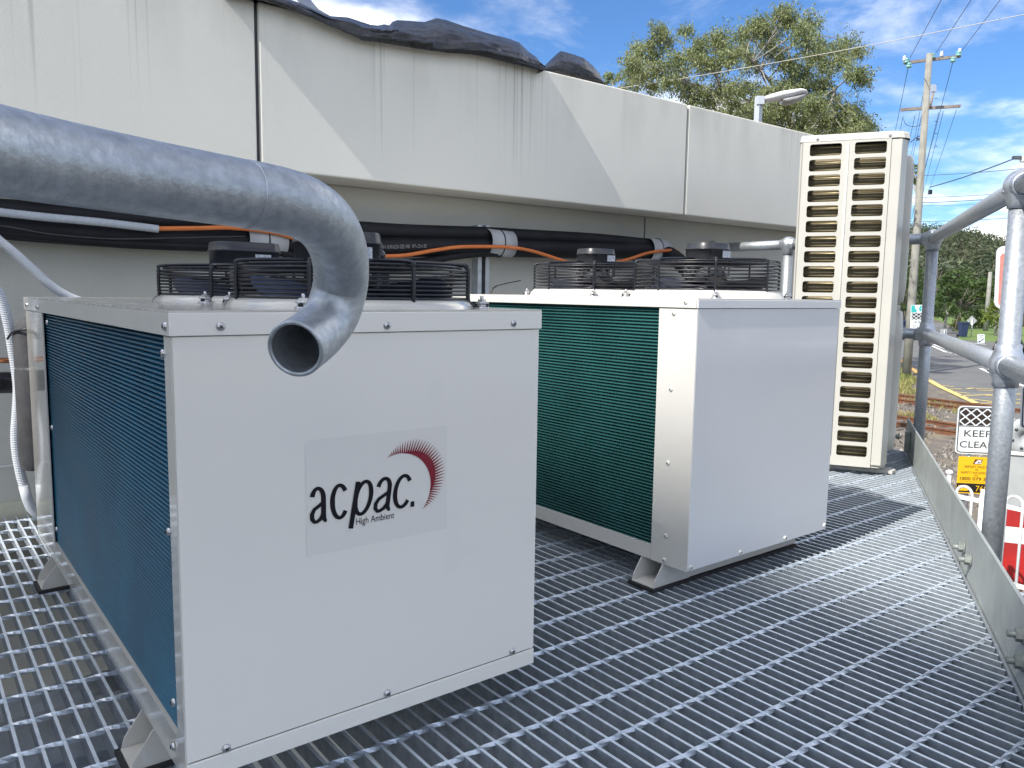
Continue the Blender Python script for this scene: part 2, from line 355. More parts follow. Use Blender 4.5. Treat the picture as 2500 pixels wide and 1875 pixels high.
KH = .148
kp = thing('kick_plate', 'grey galvanised toe plate bolted along the walkway edge', 'toe plate', (2.2, kick_y(2.2), GZ))
def kpt(x, off=0, z=0): return V((x, kick_y(x), GZ+z))+kn*off
def kseg(xa, xb):
    mb = MB(); a, b = kpt(xa), kpt(xb)
    prof = [(0, -.012), (0, KH-.004), (-.001, KH-.001), (.003, KH+.001), (.007, KH-.002), (.007, -.012)]
    rows = [[p+kn*o+Z*z for o, z in prof] for p in (a, b)]
    mb.grid(rows, False, True); mb.face(rows[0][::-1]); mb.face(rows[1]); return part('plate', mb, KICK, kp)
kseg(1.12, 2.40); kseg(2.402, END_X+.06)
BOLTM = mat('dull_zinc_bolt', (.20, .225, .215), .6, .4, col2=(.28, .30, .29), scale=60)
def bolt(p, ax, parent, r=.0125, ln=.027):
    ax = V(ax).normalized(); a = Z; b = ax.cross(a); mb = MB()
    mb.lathe(p, [(0, .0), (r*1.35, 0), (r*1.35, .003), (0, .003)], 20, ax)
    hexa = [p+ax*.003+(a*math.cos(k*math.pi/3+.3)+b*math.sin(k*math.pi/3+.3))*r for k in range(6)]; mb.prism(hexa, ax*.011)
    mb.tube([p, p+ax*ln], r*.5, 10); return part('bolt', mb, BOLTM, parent, weld=True)
def onkick(x, y, off=0.0):
    k = ray(x, y); n0 = V((0, KB, 0)).dot(kn)+off; return k*(n0/kn.dot(k))
for q in ((2355, 1337), (2371, 1368), (2502, 1552), (2500, 1618), (2196, 1066), (2190, 1012)): bolt(onkick(*q)-kn*.001, -kn, kp)
mb = MB(); p = kpt(3.5, -.012, .07); mb.obox(p, kd*.02, kn*.009, Z*.045); part('splice_bracket', mb, KICK, kp)

# ================================================================== handrails
RZ, MZ, OFF, PR = .266, -.156, .045, .0242
hr = thing('handrail', 'galvanised two rail guard rail with ball fittings round the walkway edge', 'handrail', kpt(2.2, OFF))
def post_at(px, py): p = onkick(px, py, OFF); return V((p.x, p.y, 0))
pA = post_at(2449, 1000); pB = post_at(2275, 625)
ball = atz(1925, 597, RZ); pC = V((ball.x, ball.y, 0))
NEAR = pA-kd*1.6
def rail(a, b, z, name): mb = MB(); mb.tube([a+Z*z, b+Z*z], PR, 20); part(name, mb, GALVP, hr)
for z, nm in ((RZ, 'top_rail'), (MZ, 'mid_rail')):
    rail(NEAR, pA, z, nm); rail(pA, pB, z, nm); rail(pB, pC, z, nm)
    rail(pC, V((pC.x+.02, WY-.004, 0)), z, nm)
for p in (pA, pB, pC):
    mb = MB(); mb.tube([p+Z*(GZ-.25), p+Z*RZ], PR, 20); part('post', mb, GALVP, hr)
    for z in (RZ, MZ):
        mb = MB(); c = p+Z*z; mb.sphere(c, .040, 28, 18)
        mb.lathe(c, [(PR+.0005, -.052), (PR+.004, -.051), (PR+.005, -.036), (.036, -.018)], 28)
        if z == MZ: mb.lathe(c, [(.036, .018), (PR+.005, .036), (PR+.004, .051), (PR+.0005, .052)], 28)
        dirs = [kd, -kd] if p is pA else ([-kd, (pC-pB).normalized()] if p is pB else [(pB-pC).normalized(), Y])
        for d in dirs: mb.lathe(c, [(.037, .014), (PR+.004, .031), (PR+.003, .040), (PR+.0005, .040)], 28, d)
        part('ball_fitting', mb, GALV, hr)
        mb = MB(); q = c-Z*.012+(-kn*.036 if p is not pC else V((-.02, -.034, 0))); mb.sphere(q, .006, 10, 6); part('grub_screw', mb, SCREW, hr)
mb = MB(); p = V((pC.x+.02, WY, RZ)); mb.lathe(p, [(0, -.006), (.04, -.006), (.04, 0)], 24, Y); part('wall_flange', mb, GALV, hr)

pts = [(-700, 215, .30), (-300, 298, .36), (0, 369, .425), (300, 424, .497), (600, 474, .573), (690, 491, .598), (752, 513, .622), (800, 554, .656), (828, 616, .695), (832, 690, .726), (812, 762, .728), (775, 811, .709), (721, 852, .666)]
path = smooth([dep(*q) for q in pts], 10); PRF = .0243
rr = thing('return_rail', 'thick galvanised pipe rail with an open return bend in the foreground', 'pipe rail', path[-1])
n_st = 10*4; mb = MB(); mb.tube(path[:n_st+1], PRF, 40, cap=False); part('straight_pipe', mb, GALVP, rr)
bend = path[n_st:]; mb = MB(); mb.tube(bend, PRF+.0004, 40, cap=False)
mb.tube(bend[-26:], PRF-.0032, 40, cap=False)
t = (bend[-1]-bend[-2]).normalized(); e = bend[-1]
mb.lathe(e, [(PRF-.0032, 0), (PRF-.0022, .0012), (PRF-.0008, .0014), (PRF+.0004, 0)], 40, t)
part('return_bend', mb, GALVP, rr)
mb = MB(); mb.torus(path[n_st], (path[n_st+1]-path[n_st-1]).normalized().orthogonal().normalized(), (path[n_st+1]-path[n_st-1]).normalized().cross((path[n_st+1]-path[n_st-1]).normalized().orthogonal().normalized()), PRF, .0005, 40, 6); part('weld_seam', mb, GALV, rr)


# ================================================================== condensing units
def screw(p, n, parent, m=SCREW, r=.0058):
    n = V(n); mb = MB(); mb.lathe(p, [(r, 0), (r*.98, r*.25), (r*.75, r*.52), (r*.35, r*.68), (0, r*.70)], 14, n)
    a = n.orthogonal().normalized(); b = n.cross(a)
    for d in (a, b): mb.obox(p+n*r*.70, d*r*.5, n.cross(d)*r*.09, n*r*.05, 1)
    part('screw', mb, [m, DARK], parent)
GUARD = {}
def fan_guard(parent, c, R, h, foot_angles, foot_r, base_z, ring_r):
    c = V(c); mb = MB()
    for i in range(8): mb.torus(c+Z*(.012+(h-.020)*i/7), X, Y, R, ring_r, 56, 6)
    for i in range(9): mb.torus(c+Z*(h-.002+.006*(1-(i/8.))), X, Y, .055+(R-.012-.055)*i/8, ring_r, 48, 6)
    o = part('fan_guard', mb, WIRE, parent)
    for a in foot_angles:
        for da in (-.0, ):
            d = V((math.cos(a+da), math.sin(a+da), 0)); q = c+d*(R+ring_r)
            P = [c+d*.05+Z*(h+.008), c+d*(R-.014)+Z*(h+.003), q-d*.004+Z*(h-.001), q+Z*(h-.008), q+Z*.012, q+d*.004+Z*(base_z-c.z+.007), q+d*.012+Z*(base_z-c.z+.004), c+d*(foot_r+.012)+Z*(base_z-c.z+.004)]
            mb = MB(); mb.tube(smooth(P, 4), ring_r*1.75, 8); part('guard_leg', mb, WIRE, o)
        d2 = V((math.cos(a+.785), math.sin(a+.785), 0)); q = c+d2*(R+ring_r)
        mb = MB(); mb.tube(smooth([c+d2*.05+Z*(h+.008), c+d2*(R-.012)+Z*(h+.003), q+Z*(h-.008), q+Z*.006], 4), ring_r*1.5, 8); part('guard_leg', mb, WIRE, o)
        f = c+d*foot_r; f.z = base_z
        mb = MB(); mb.lathe(f, [(0, -.001), (.013, -.001), (.013, .002), (.009, .003), (.009, .007), (.012, .008), (.012, .010), (0, .010)], 14)
        hexa = [f+Z*.010+V((math.cos(k*math.pi/3), math.sin(k*math.pi/3), 0))*.0075 for k in range(6)]; mb.prism(hexa, Z*.005); mb.tube([f+Z*.012, f+Z*.021], .003, 8)
        part('guard_bolt', mb, SCREW, o)
    return o
def fan(parent, c, R, h, blade, collar, top_h, lab_n):
    c = V(c)
    mb = MB(); mb.lathe(c, [(R+.016, -.010), (R+.012, 0), (R+.004, .008), (R-.006, .014), (R-.016, .014), (R-.020, .006), (R-.022, -.08)], 48); part('fan_collar', mb, collar, parent)
    mb = MB(); mb.lathe(c+Z*-.07, [(0, 0), (R-.021, 0)], 40); part('fan_well', mb, DARK, parent)
    mb = MB(); nbl = 5
    for k in range(nbl):
        a0 = k*2*math.pi/nbl+.4; rows = []
        for i in range(6):
            r = .045+(R-.030-.045)*i/5; row = []
            for j in range(7):
                w = (j/6-.5)*(.75+.25*i/5)*1.15; a = a0+w+i*.06
                row.append(c+V((math.cos(a)*r, math.sin(a)*r, .018+.030*(-w/.55)*(.5+.5*i/5))))
            rows.append(row)
        mb.grid(rows); mb.grid([[q-Z*.002 for q in row] for row in rows])
    mb.lathe(c+Z*-.02, [(0, .055), (.04, .05), (.05, .03), (.05, 0), (0, 0)], 24); part('fan_blades', mb, blade, parent)
    # motor: ribbed grey drum under a rounded black terminal box
    mb = MB(); mb.lathe(c+Z*.03, [(0, 0), (.052, 0), (.056, .008), (.056, h-.055), (.05, h-.045), (0, h-.045)], 28)
    for k in range(10):
        a = k*.628; mb.obox(c+V((math.cos(a)*.056, math.sin(a)*.056, .03+h-.05)), V((math.cos(a), math.sin(a), 0))*.006, V((-math.sin(a), math.cos(a), 0))*.006, Z*.012, 1)
    part('fan_motor', mb, [BLACKP, STEEL], parent)
    mb = MB(); z0 = h+.006; hw, hd = (.068, .05) if blade is BLADEN else (.056, .046); c = c+(V((-.02, .018, 0)) if blade is BLADEN else V((0, 0, 0)))
    def ring(sx, z): return [c+V((u, v, z)) for u, v in rrect(-hw*sx, hw*sx, -hd*sx, hd*sx, .032*sx, 5)]
    prof = [(.90, z0), (.96, z0+.002), (1.0, z0+.008), (1.0, z0+top_h*.62), (1.05, z0+top_h*.64), (1.05, z0+top_h*.70), (1.02, z0+top_h*.72), (1.0, z0+top_h*.94), (.97, z0+top_h)]
    rows = [ring(*q) for q in prof]; mb.grid(rows, True, True); mb.face(rows[-1]); mb.face(rows[0][::-1])
    o = part('terminal_box', mb, BLACKP, parent)
    mb = MB(); mb.sphere(c+V((hw+.004, -.012, z0+top_h*.35)), .013, 12, 8, (1, 1, .9)); part('cable_gland', mb, BLACKP, o)
    mb = MB(); a = c+V((hw*.02+lab_n, -hd-.0012, z0+top_h*.12)); mb.face([a, a+X*.034, a+X*.034+Z*.024, a+Z*.024]); part('rating_label', mb, LABELW, o)
def coil(parent, xs, y0, y1, z0, z1, m, pitch, depth):
    mb = MB(); n = int((z1-z0)/pitch); rows = []
    for i in range(n):
        z = z0+i*pitch
        for fz, fx in ((0, .15), (.06, -.9), (.22, -1.15), (.42, -1.0), (.60, -.35), (.66, .7), (.96, .75)): rows.append([V((xs+fx*depth, y0, z+fz*pitch)), V((xs+fx*depth, y1, z+fz*pitch))])
    mb.grid(rows, True); return part('coil', mb, m, parent)
def foot(parent, x0, xi, yc, zt, m):
    """folded sheet channel: two triangular cheeks and a sole on a rubber pad"""
    w = .035; mb = MB(); zb = GZ+.008
    for s in (-1, 1):
        mb.prism([V((x0-.030, yc+s*w, zb)), V((x0+.10, yc+s*w, zb)), V((x0+.10, yc+s*w, zt)), V((x0+.001, yc+s*w, zt)), V((x0-.026, yc+s*w, zb+.016))], Y*(-s*.0025))
    mb.box(x0-.031, xi, yc-w+.003, yc+w-.003, zb, zb+.0025); mb.box(x0+.10, xi, yc-w, yc+w, zb+.003, zt)
    o = part('foot', mb, m, parent, weld=True)
    mb = MB(); mb.box(x0-.038, xi, yc-w-.006, yc+w+.006, GZ+.0005, GZ+.0075); part('rubber_pad', mb, RUBBER, o)
def unit(name, label, x0, x1, y0, y1, zt, zl, zb, ztray, post_w, front_m, side_m, lid_m, coil_m, foot_m, fans, pitch, guard_r, foot_y, lip, collar_m, blade_m):
    t = thing(name, label, 'air conditioner', ((x0+x1)/2, (y0+y1)/2, GZ), 'acpac rooftop condensing units' if False else 'boxy condensing units on the walkway')
    g = .0025
    mb = MB(); mb.box(x0+.022, x1-.004, y0+.006, y1-.004, zb+.005, zl+.01); part('cabinet', mb, DARK, t)
    # lid: a folded tray with separate rims
    mb = MB(); mb.box(x0-g, x1+g, y0-g, y1+g, zt-.0025, zt); part('lid', mb, lid_m, t)
    mb = MB(); mb.box(x0-g, x1+g, y0-g-.001, y0+.001, zl, zt-.0027); part('lid_rim', mb, front_m, t, bevel=.001)
    mb = MB(); mb.box(x0-g-.001, x0+.001, y0+.0015, y1+g, zl, zt-.0027); part('lid_rim', mb, side_m, t, bevel=.001)
    mb = MB(); mb.box(x1-.001, x1+g+.001, y0+.0015, y1+g, zl, zt-.0027); mb.box(x0+.002, x1-.002, y1, y1+g, zl, zt-.0027); part('lid_rim', mb, front_m, t)
    mb = MB(); mb.box(x0+.0015, x1, y0, y0+.004, zb+lip+.0015, zl-.0008); part('front_panel', mb, front_m, t, bevel=.0012)
    if lip: mb = MB(); mb.box(x0+.0015, x1, y0-.0012, y0+.003, zb, zb+lip); part('bottom_flange', mb, front_m, t, bevel=.001)
    mb = MB(); mb.box(x1-.003, x1+.0005, y0+.0045, y1, zb, zl-.001); part('side_panel', mb, front_m, t)
    mb = MB(); mb.box(x0+.002, x1-.004, y1-.003, y1, zb, zl-.001); part('back_panel', mb, front_m, t)
    rear_w = .262 if blade_m is BLADEN else post_w+.03
    for a, b in ((y0+.0005, y0+post_w), (y1-rear_w, y1)):
        mb = MB(); mb.box(x0, x0+.004, a, b, zb, zl-.001); part('corner_post', mb, side_m, t, bevel=.001)
    cy0, cy1 = y0+post_w+.001, y1-rear_w-.001
    mb = MB(); mb.box(x0+.001, x0+.004, cy0, cy1, zb+.001, ztray); mb.box(x0+.004, x0+.026, cy0, cy1, ztray-.003, ztray); part('base_tray', mb, side_m, t)
    coil(t, x0+.0125, cy0-.012, cy1+.012, ztray-.002, zl+.010, coil_m, pitch, pitch*.75)
    for fy in foot_y: foot(t, x0, x1-.03, fy, zb-.0005, foot_m)
    for (cx, cy, R, ang) in fans:
        c = V((cx, cy, zt+(.003 if blade_m is BLADEN else .010))); gh = .066 if blade_m is BLADEN else .088; fan(t, c, R, gh-.006, blade_m, collar_m, .056 if blade_m is BLADEN else .050, .004)
        fan_guard(t, c, R, gh, ang, R+.026, zt, guard_r)
    return t
NX0, NX1, NY0, NY1, NZT, NZL, NZB = .2612, .8358, 1.0, 2.303, -.0262, -.0572, -.6325
q4 = [math.pi*(.25+.5*k) for k in range(4)]
near = unit('condensing_unit', 'near beige and white condensing unit with blue coil and logo on its front', NX0, NX1, NY0, NY1, NZT, NZL, NZB, -.585, .033,
            WHITE, BEIGE, TOPW, COILB, BEIGE, [(.627, 1.25, .198, q4), (.627, 1.705, .198, q4)], .0066, .0021, (1.20, 2.06), .0265, BEIGE, BLADEN)
k = .832
SX0, SX1, SY0, SY1 = 1.406, 1.990, 1.1373, 2.44
SZT, SZL, SZB = -.0056, -.0275, -.633
sec = unit('condensing_unit', 'second cream topped condensing unit with green coil and plain pale front', SX0, SX1, SY0, SY1, SZT, SZL, SZB, -.596, .112,
           BLUEW, CREAM, CREAM, COILG, CREAM, [(1.775, 1.41, .192, q4), (1.775, 1.85, .192, q4)], .0080, .0020, (1.245, 2.18), 0, CREAM, BLADE)
FRONT = NY0-.0005
for q in ((538.8, 797), (945, 795), (1254.5, 789.5)): p = aty(*q, NY0-.004); screw(p+Y*.0008, -Y, near)
for q in ((552, 1826), (945, 1692), (1250, 1589.5)): p = aty(*q, NY0); screw(p-Y*.0005, -Y, near)
for q in ((403, 797), (66, 745), (92, 750)): p = atx(*q, NX0-.0035); screw(p+X*.0006, -X, near)
for q in ((399, 863), (413, 1298), (425, 1714), (424, 1822), (116, 787), (128, 1044), (139, 1292)): p = atx(*q, NX0); screw(p, -X, near)
for q in ((1645, 765), (1638, 950), (1631, 1130), (1626, 1308), (1622, 1367)): screw(atx(*q, SX0), -X, sec, SCREWW)
screw(atx(1674, 738, SX0-.0035)+X*.0006, -X, sec, SCREWW)
for q in ((1685, 1386), (1807, 1348), (1916, 1313), (2012, 1282)): screw(aty(*q, SY0), -Y, sec, SCREWW)

# ---- the logo on the near unit: clear film, sunburst, lettering
def lg(x, y): return aty(700+x/4.147, 1000+y/4.147, FRONT)
film = [lg(185, 310), lg(1625, 165), lg(1600, 1212), lg(190, 1490)]
fx0, fx1 = film[0].x, film[1].x; fz1, fz0 = (film[0].z+film[1].z)/2, (film[2].z+film[3].z)/2
mb = MB(); yy = NY0-.0004; mb.face([V((fx0, yy, fz0)), V((fx1, yy, fz0)), V((fx1, yy, fz1)), V((fx0, yy, fz1))]); part('decal_film', mb, FILM, near)
base = sum(lg(*q).z for q in ((300, 1163), (520, 1115), (960, 1038), (1130, 998)))/4
xh = sum(lg(*q).z for q in ((320, 785), (530, 750), (1010, 675), (1200, 641)))/4
LO = V((0, NY0-.0004, 0))
def ribbon(mb, pts2, w, fit, closed=False):
    """flat stroke of width w (in fitted units) along a 2-D path; fit maps path units to the front plane"""
    P = [V((a, b, 0)) for a, b in pts2]; n = len(P); rows = []
    Q = [fit(p.x, p.y) for p in P]
    for i in range(n):
        a_, b_ = (Q[(i-1) % n], Q[(i+1) % n]) if closed else (Q[max(i-1, 0)], Q[min(i+1, n-1)])
        t_ = (b_-a_).normalized(); nn_ = V((-t_.z, 0, t_.x)); ww = w*(1-.30*abs(t_.x))
        rows.append([Q[i]-nn_*ww/2, Q[i]+nn_*ww/2])
    if closed: rows.append(rows[0])
    mb.grid(rows, False)
def ell2(cx_, cy_, rx, ry, a0, a1, n=26): return [(cx_+rx*math.cos(math.radians(a0+(a1-a0)*i/n)), cy_+ry*math.sin(math.radians(a0+(a1-a0)*i/n))) for i in range(n+1)]
xhh = xh-base; SW = xhh*.142
for ch, a, b, shr in (('a', 217, 427, 0.0), ('c', 436, 632, 0.0), ('p', 634, 876, .185), ('a', 856, 1088, .15), ('c', 1056, 1286, .13)):
    ua, ub = lg(a, 900).x+SW*.5, lg(b, 900).x-SW*.5; ub -= shr*xhh*(.45 if ch != 'c' else .8); lo_z = base+SW*.36; hz = xhh-SW*.72
    lift = [0.0]
    fit = lambda u, v, ua=ua, ub=ub, shr=shr: V((ua+(ub-ua)*u+shr*(v*hz), NY0-.0012-lift[0], lo_z+v*hz))
    mb = MB()
    if ch == 'c': ribbon(mb, ell2(.5, .5, .5, .5, 38, 322), SW, fit)
    elif ch == 'p':
        ribbon(mb, ell2(.52, .5, .46, .5, -150, 208, 34), SW, fit); lift[0] = .0004; dz = (lg(635, 1205).z-lo_z)/hz; ribbon(mb, [(.04, dz), (.04, .3), (.04, 1.03)], SW*1.05, fit)
    else:
        ribbon(mb, ell2(.44, .70, .36, .30, 168, 0, 16)+[(.80, .55), (.80, .2), (.82, .07), (.90, .0), (1.0, .0)], SW, fit)
        lift[0] = .0004; ribbon(mb, [(.80, .60), (.70, .53), (.46, .46), (.20, .38), (.05, .24), (.06, .10), (.20, .0), (.36, .0), (.58, .06), (.74, .18), (.80, .30)], SW*.95, fit)
    part('letter', mb, INK, near)
mb = MB(); da, db = lg(1252, 940).x, lg(1290, 940).x; mb.face([V((u, NY0-.0012, z)) for u, z in ((da, base), (db, base), (db, base+(db-da)*1.25), (da, base+(db-da)*1.25))]); part('letter', mb, INK, near)
hzb, hz1 = lg(705, 1170).z, lg(705, 1100).z; hz0 = hzb-.27*(hz1-hzb)
text('High Ambient', 'letter', INK, near, LO, X, Z, (lg(702, 1120).x, lg(1088, 1080).x, hz0, hz1), 0, .0006)
# sunburst : crescent plus rays round the circle through three traced points
def circ(a, b, c):
    ax, ay, bx, by, cx_, cy_ = a.x, a.z, b.x, b.z, c.x, c.z; d = 2*(ax*(by-cy_)+bx*(cy_-ay)+cx_*(ay-by))
    ux = ((ax*ax+ay*ay)*(by-cy_)+(bx*bx+by*by)*(cy_-ay)+(cx_*cx_+cy_*cy_)*(ay-by))/d
    uy = ((ax*ax+ay*ay)*(cx_-bx)+(bx*bx+by*by)*(ax-cx_)+(cx_*cx_+cy_*cy_)*(bx-ax))/d
    return ux, uy, math.hypot(ax-ux, ay-uy)
ux, uz, ur = circ(lg(1250, 450), lg(1400, 555), lg(1456, 740))
tip = max((V((p.x-ux, 0, p.z-uz)).length for p in (lg(1600, 590), lg(1590, 520), lg(1450, 330))), default=.05)
def at_ang(p): return math.atan2(p.z-uz, p.x-ux)
A0, A1 = at_ang(lg(1030, 475))+.02, at_ang(lg(1380, 995))
mb = MB(); nsp = 43; rows = [[], []]; sp = lambda a, r: V((ux+r*math.cos(a), NY0-.0011, uz+r*math.sin(a)))
for i in range(nsp):
    f = i/(nsp-1); a = A0+(A1-A0)*f; wgt = math.sin(math.pi*(f*.97+.015))**.95
    crest = ur*(1+.235*max(0, math.sin(math.pi*min(1, max(0, (f-.16)/.70))))**1.3)
    L0 = max(crest*.99, ur*(1.01)); L1 = ur+(tip-ur)*wgt; hw = abs(A1-A0)/(nsp-1)*.40
    mb.face([sp(a-hw, L0), sp(a+hw, L0), sp(a+.1*hw, L1), sp(a-.1*hw, L1)])
for i in range(61):
    f = i/60; a = A0+(A1-A0)*f; crest = ur*(1+.235*max(0, math.sin(math.pi*min(1, max(0, (f-.16)/.70))))**1.3)
    rows[0].append(sp(a, ur)); rows[1].append(sp(a, crest))
mb.grid(rows, False); part('sunburst', mb, RED, near)

# ================================================================== the tall twin-fan condenser
tc0 = V((2.995, 1.543, 0)); tu = V((-.5038, .8638, 0)); tv = V((.8638, .5038, 0)); TZ0, TZ1 = -.662, .598
tall = thing('tall_condenser', 'tall ivory condenser with two columns of slots standing by the guard rail', 'air conditioner', tc0+Z*GZ)
def tp(t, s, z): return tc0+tu*t+tv*s+Z*z
TW = .322
# slotted side panel: cells with rounded openings
zt_, zb_ = None, None
def zat(q, t): k = ray(*q); p = tp(t, 0, 0); return k.z*math.hypot(p.x, p.y)/math.hypot(k.x, k.y)
r1 = zat((2124, 360), .075); r21 = zat((2079.6, 1101), .075); NR = 21; rp = (r1-r21)/(NR-1)
cols = ((.172, .287), (.015, .126)); cuts = [(.149, TW-.010), (0.0, .149)]
mb = MB()
def cell(u0, u1, v0, v1, h):
    hole = rrect(h[0], h[1], h[2], h[3], .0085, 3); n = len(hole); outr = []
    per = [(u1, v1), (u0, v1), (u0, v0), (u1, v0)]
    for k in range(4):                            # outer points matched to each corner's arc
        cx, cy = per[k]
        for j in range(4):
            if k == 0: q = (u1, hole[k*4+j][1]) if j < 2 else (hole[k*4+j][0], v1)
            elif k == 1: q = (hole[k*4+j][0], v1) if j < 2 else (u0, hole[k*4+j][1])
            elif k == 2: q = (u0, hole[k*4+j][1]) if j < 2 else (hole[k*4+j][0], v0)
            else: q = (hole[k*4+j][0], v0) if j < 2 else (u1, hole[k*4+j][1])
            outr.append(q)
    for k in range(n):
        k2 = (k+1) % n
        pts_ = [outr[k], outr[k2], hole[k2], hole[k]]
        mb.face([tp(u, 0, v) for u, v in pts_])
        if k % 4 == 1: mb.face([tp(*outr[k], 0) if False else tp(outr[k][0], 0, outr[k][1]), tp(per[k//4][0], 0, per[k//4][1]), tp(outr[k2][0], 0, outr[k2][1])])
        mb.face([tp(hole[k][0], 0, hole[k][1]), tp(hole[k2][0], 0, hole[k2][1]), tp(hole[k2][0], .010, hole[k2][1]), tp(hole[k][0], .010, hole[k][1])])
for i in range(NR):
    zc_ = r1-i*rp; hh = rp*.38
    for (a, b), (ca, cb) in zip(cols, cuts): cell(ca, cb, zc_-rp/2, zc_+rp/2, (a, b, zc_-hh, zc_+hh))
ztop, zbot = r1+rp/2, r21-rp/2
for z0_, z1_ in ((ztop, TZ1), (TZ0, zbot)): mb.face([tp(0, 0, z0_), tp(TW-.010, 0, z0_), tp(TW-.010, 0, z1_), tp(0, 0, z1_)])
mb.grid([[tp(t, s, z) for z in (TZ0, TZ1)] for t, s in ((TW-.010, 0), (TW-.003, .003), (TW, .010), (TW, .06))], True)
part('slotted_panel', mb, IVORY, tall, weld=True)
mb = MB(); mb.tube([tp(.149, -.0005, ztop-.005), tp(.149, -.0005, zbot+.01)], .004, 8); part('centre_rib', mb, IVORY, tall)
mb = MB(); mb.grid([[tp(t, s, z) for z in (TZ0+.012, TZ1-.004)] for t, s in ((-.0015, .004), (-.002, .0004), (-.034, 0), (-.037, .001), (-.058, .042), (-.060, .046), (-.060, .90))], False); part('corner_panel', mb, IVORY, tall)
lidp = [(TW+.002, 0), (-.020, 0), (-.045, .012), (-.066, .04), (-.066, .95), (TW+.002, .95)]
mb = MB(); prof = [(0, TZ1+.0015), (.0, TZ1+.022), (.006, TZ1+.030)]
rows = [[tp(t+(.5*TW-t)*(i*.02), s+(.47-s)*(i*.008), z) for t, s in lidp] for i, (o_, z) in enumerate([(0, TZ1+.0015), (0, TZ1+.020), (1, TZ1+.027)])]
mb.grid(rows, False, True); mb.face(rows[-1]); part('lid', mb, IVORY, tall)
mb = MB(); mb.prism([tp(t, s, TZ1+.028) for t, s in ((.24, .10), (.03, .10), (.03, .5), (.24, .5))], Z*.004); part('lid_recess', mb, BLACKP, tall)
for t in (.262, .008): screw(tp(t, -.001, TZ1+.0125), -tv, tall, SCREWW, .006)
mb = MB(); mb.prism([tp(t, s, TZ0+.015) for t, s in ((TW-.001, .05), (TW-.001, .90), (-.058, .90), (-.058, .14), (.0, .14))], Z*(TZ1-TZ0-.02)); part('cabinet', mb, DARK, tall)
mb = MB(); rows = []; nf = 130
for i in range(nf):
    z = TZ0+.02+(TZ1-TZ0-.03)*i/(nf-1); rows.append([tp(TW-.004, .045-.003*(i % 2), z), tp(-.002, .045-.003*(i % 2), z)])
mb.grid(rows, False); part('coil', mb, BRASS, tall)
mb = MB()
for i in range(NR):
    for dz, r_ in ((-.22*rp, .0046), (.24*rp, .0030)): z = r1-i*rp+dz; mb.tube([tp(TW-.006, .036, z), tp(.0, .036, z)], r_, 8)
part('coil_tubes', mb, BRASST, tall)
mb = MB(); mb.obox(tp(.302, .026, (TZ0+TZ1)/2), tu*.004, tv*.014, Z*(TZ1-TZ0)*.49); part('inner_bracket', mb, DARK, tall)
for z0_, z1_ in ((-.02, .560), (-.618, -.045)):    # the two bulging fan grilles
    mb = MB(); rows = []
    for o_, f in ((0, 1.0), (.018, 1.0), (.028, .97), (.031, .90)):
        rows.append([tp(-.061-o_, a, b) for a, b in rrect(.10+.22*(1-f), .56-.22*(1-f), z0_+.25*(1-f), z1_-.25*(1-f), .075*f+.005, 7)])
    mb.grid(rows, True, True); mb.face(rows[-1]); part('fan_grille', mb, IVORY, tall)
mb = MB(); mb.obox(tp(-.068, .11, -.033), tu*.008, tv*.01, Z*.009); part('latch', mb, IVORY, tall)
for s in (.10, .70):
    mb = MB(); mb.prism([tp(.30, s-.03, GZ+.002), tp(-.085, s-.03, GZ+.002), tp(-.10, s, GZ+.002), tp(-.085, s+.05, GZ+.002), tp(.30, s+.05, GZ+.002)], Z*.012); mb.obox(tp(.11, s, (GZ+TZ0)/2+.006), tu*.15, tv*.02, Z*((TZ0-GZ)/2-.006)); part('foot', mb, CREAM, tall)
mb = MB()
for z in (-.615, -.628): mb.obox(tp(.225, -.0006, z), tu*.055, tv*.0008, Z*.0022)
part('vent_slit', mb, DARK, tall)
mb = MB(); mb.prism([tp(t, s, TZ0-.001) for t, s in ((TW-.004, .01), (.0, .008), (-.03, .01), (-.056, .05), (-.056, .9), (TW-.004, .9))], Z*.014); part('base_pan', mb, IVORY, tall)

# ================================================================== pipes, cables and straps on the wall
def wpath(q, y, n=8): return smooth([aty(a, b, y) for a, b in q], n)
mb = MB(); mb.tube(wpath([(-260, 478), (-100, 500), (100, 517), (350, 536), (620, 545), (870, 559), (1000, 566), (1180, 571), (1300, 577), (1420, 583), (1500, 589), (1590, 598)], 2.775), .030, 18)
single('insulated_pipe', mb, FOAM, 'upper black foam lagged pipe running along the wall', 'pipe', 'black lagged pipes on the wall')
mb = MB(); P = [aty(a, b, 2.765) for a, b in [(-260, 520), (-100, 540), (100, 560), (350, 578), (600, 590), (870, 602), (1000, 603), (1180, 604), (1300, 607), (1420, 610), (1500, 611), (1570, 611)]]
P += [aty(1625, 618, 2.74), aty(1668, 648, 2.68), aty(1712, 700, 2.60)]; mb.tube(smooth(P, 8), .040, 18)
lowp = single('insulated_pipe', mb, FOAM, 'lower and thicker black foam lagged pipe that turns down at its far end', 'pipe', 'black lagged pipes on the wall')
a, b = aty(927, 604, 2.72), aty(1042, 601, 2.72)
text('0 FR-V 18 FR-0.25A SIZE 1900   WT x 25 m 3D', 'pipe_print', mat('grey_print', (.30, .30, .31), .6), lowp, V((a.x, 2.7235, a.z)), (b-a).normalized(), Z, (0, (b-a).length, -.006, .008), 0, .001)
mb = MB(); mb.tube(wpath([(-200, 535), (0, 551), (120, 571), (250, 582), (330, 583), (420, 581), (598, 577)], 2.722), .0022, 6)
single('seam_wire', mb, FOAMG, 'thin dark drooping lead across the left lagged pipes', 'wire')
mb = MB(); mb.tube(wpath([(-150, 548), (-60, 556), (120, 578), (330, 596), (598, 604), (700, 620), (790, 640), (1000, 641), (1120, 624), (1190, 617)], 2.745), .0155, 12)
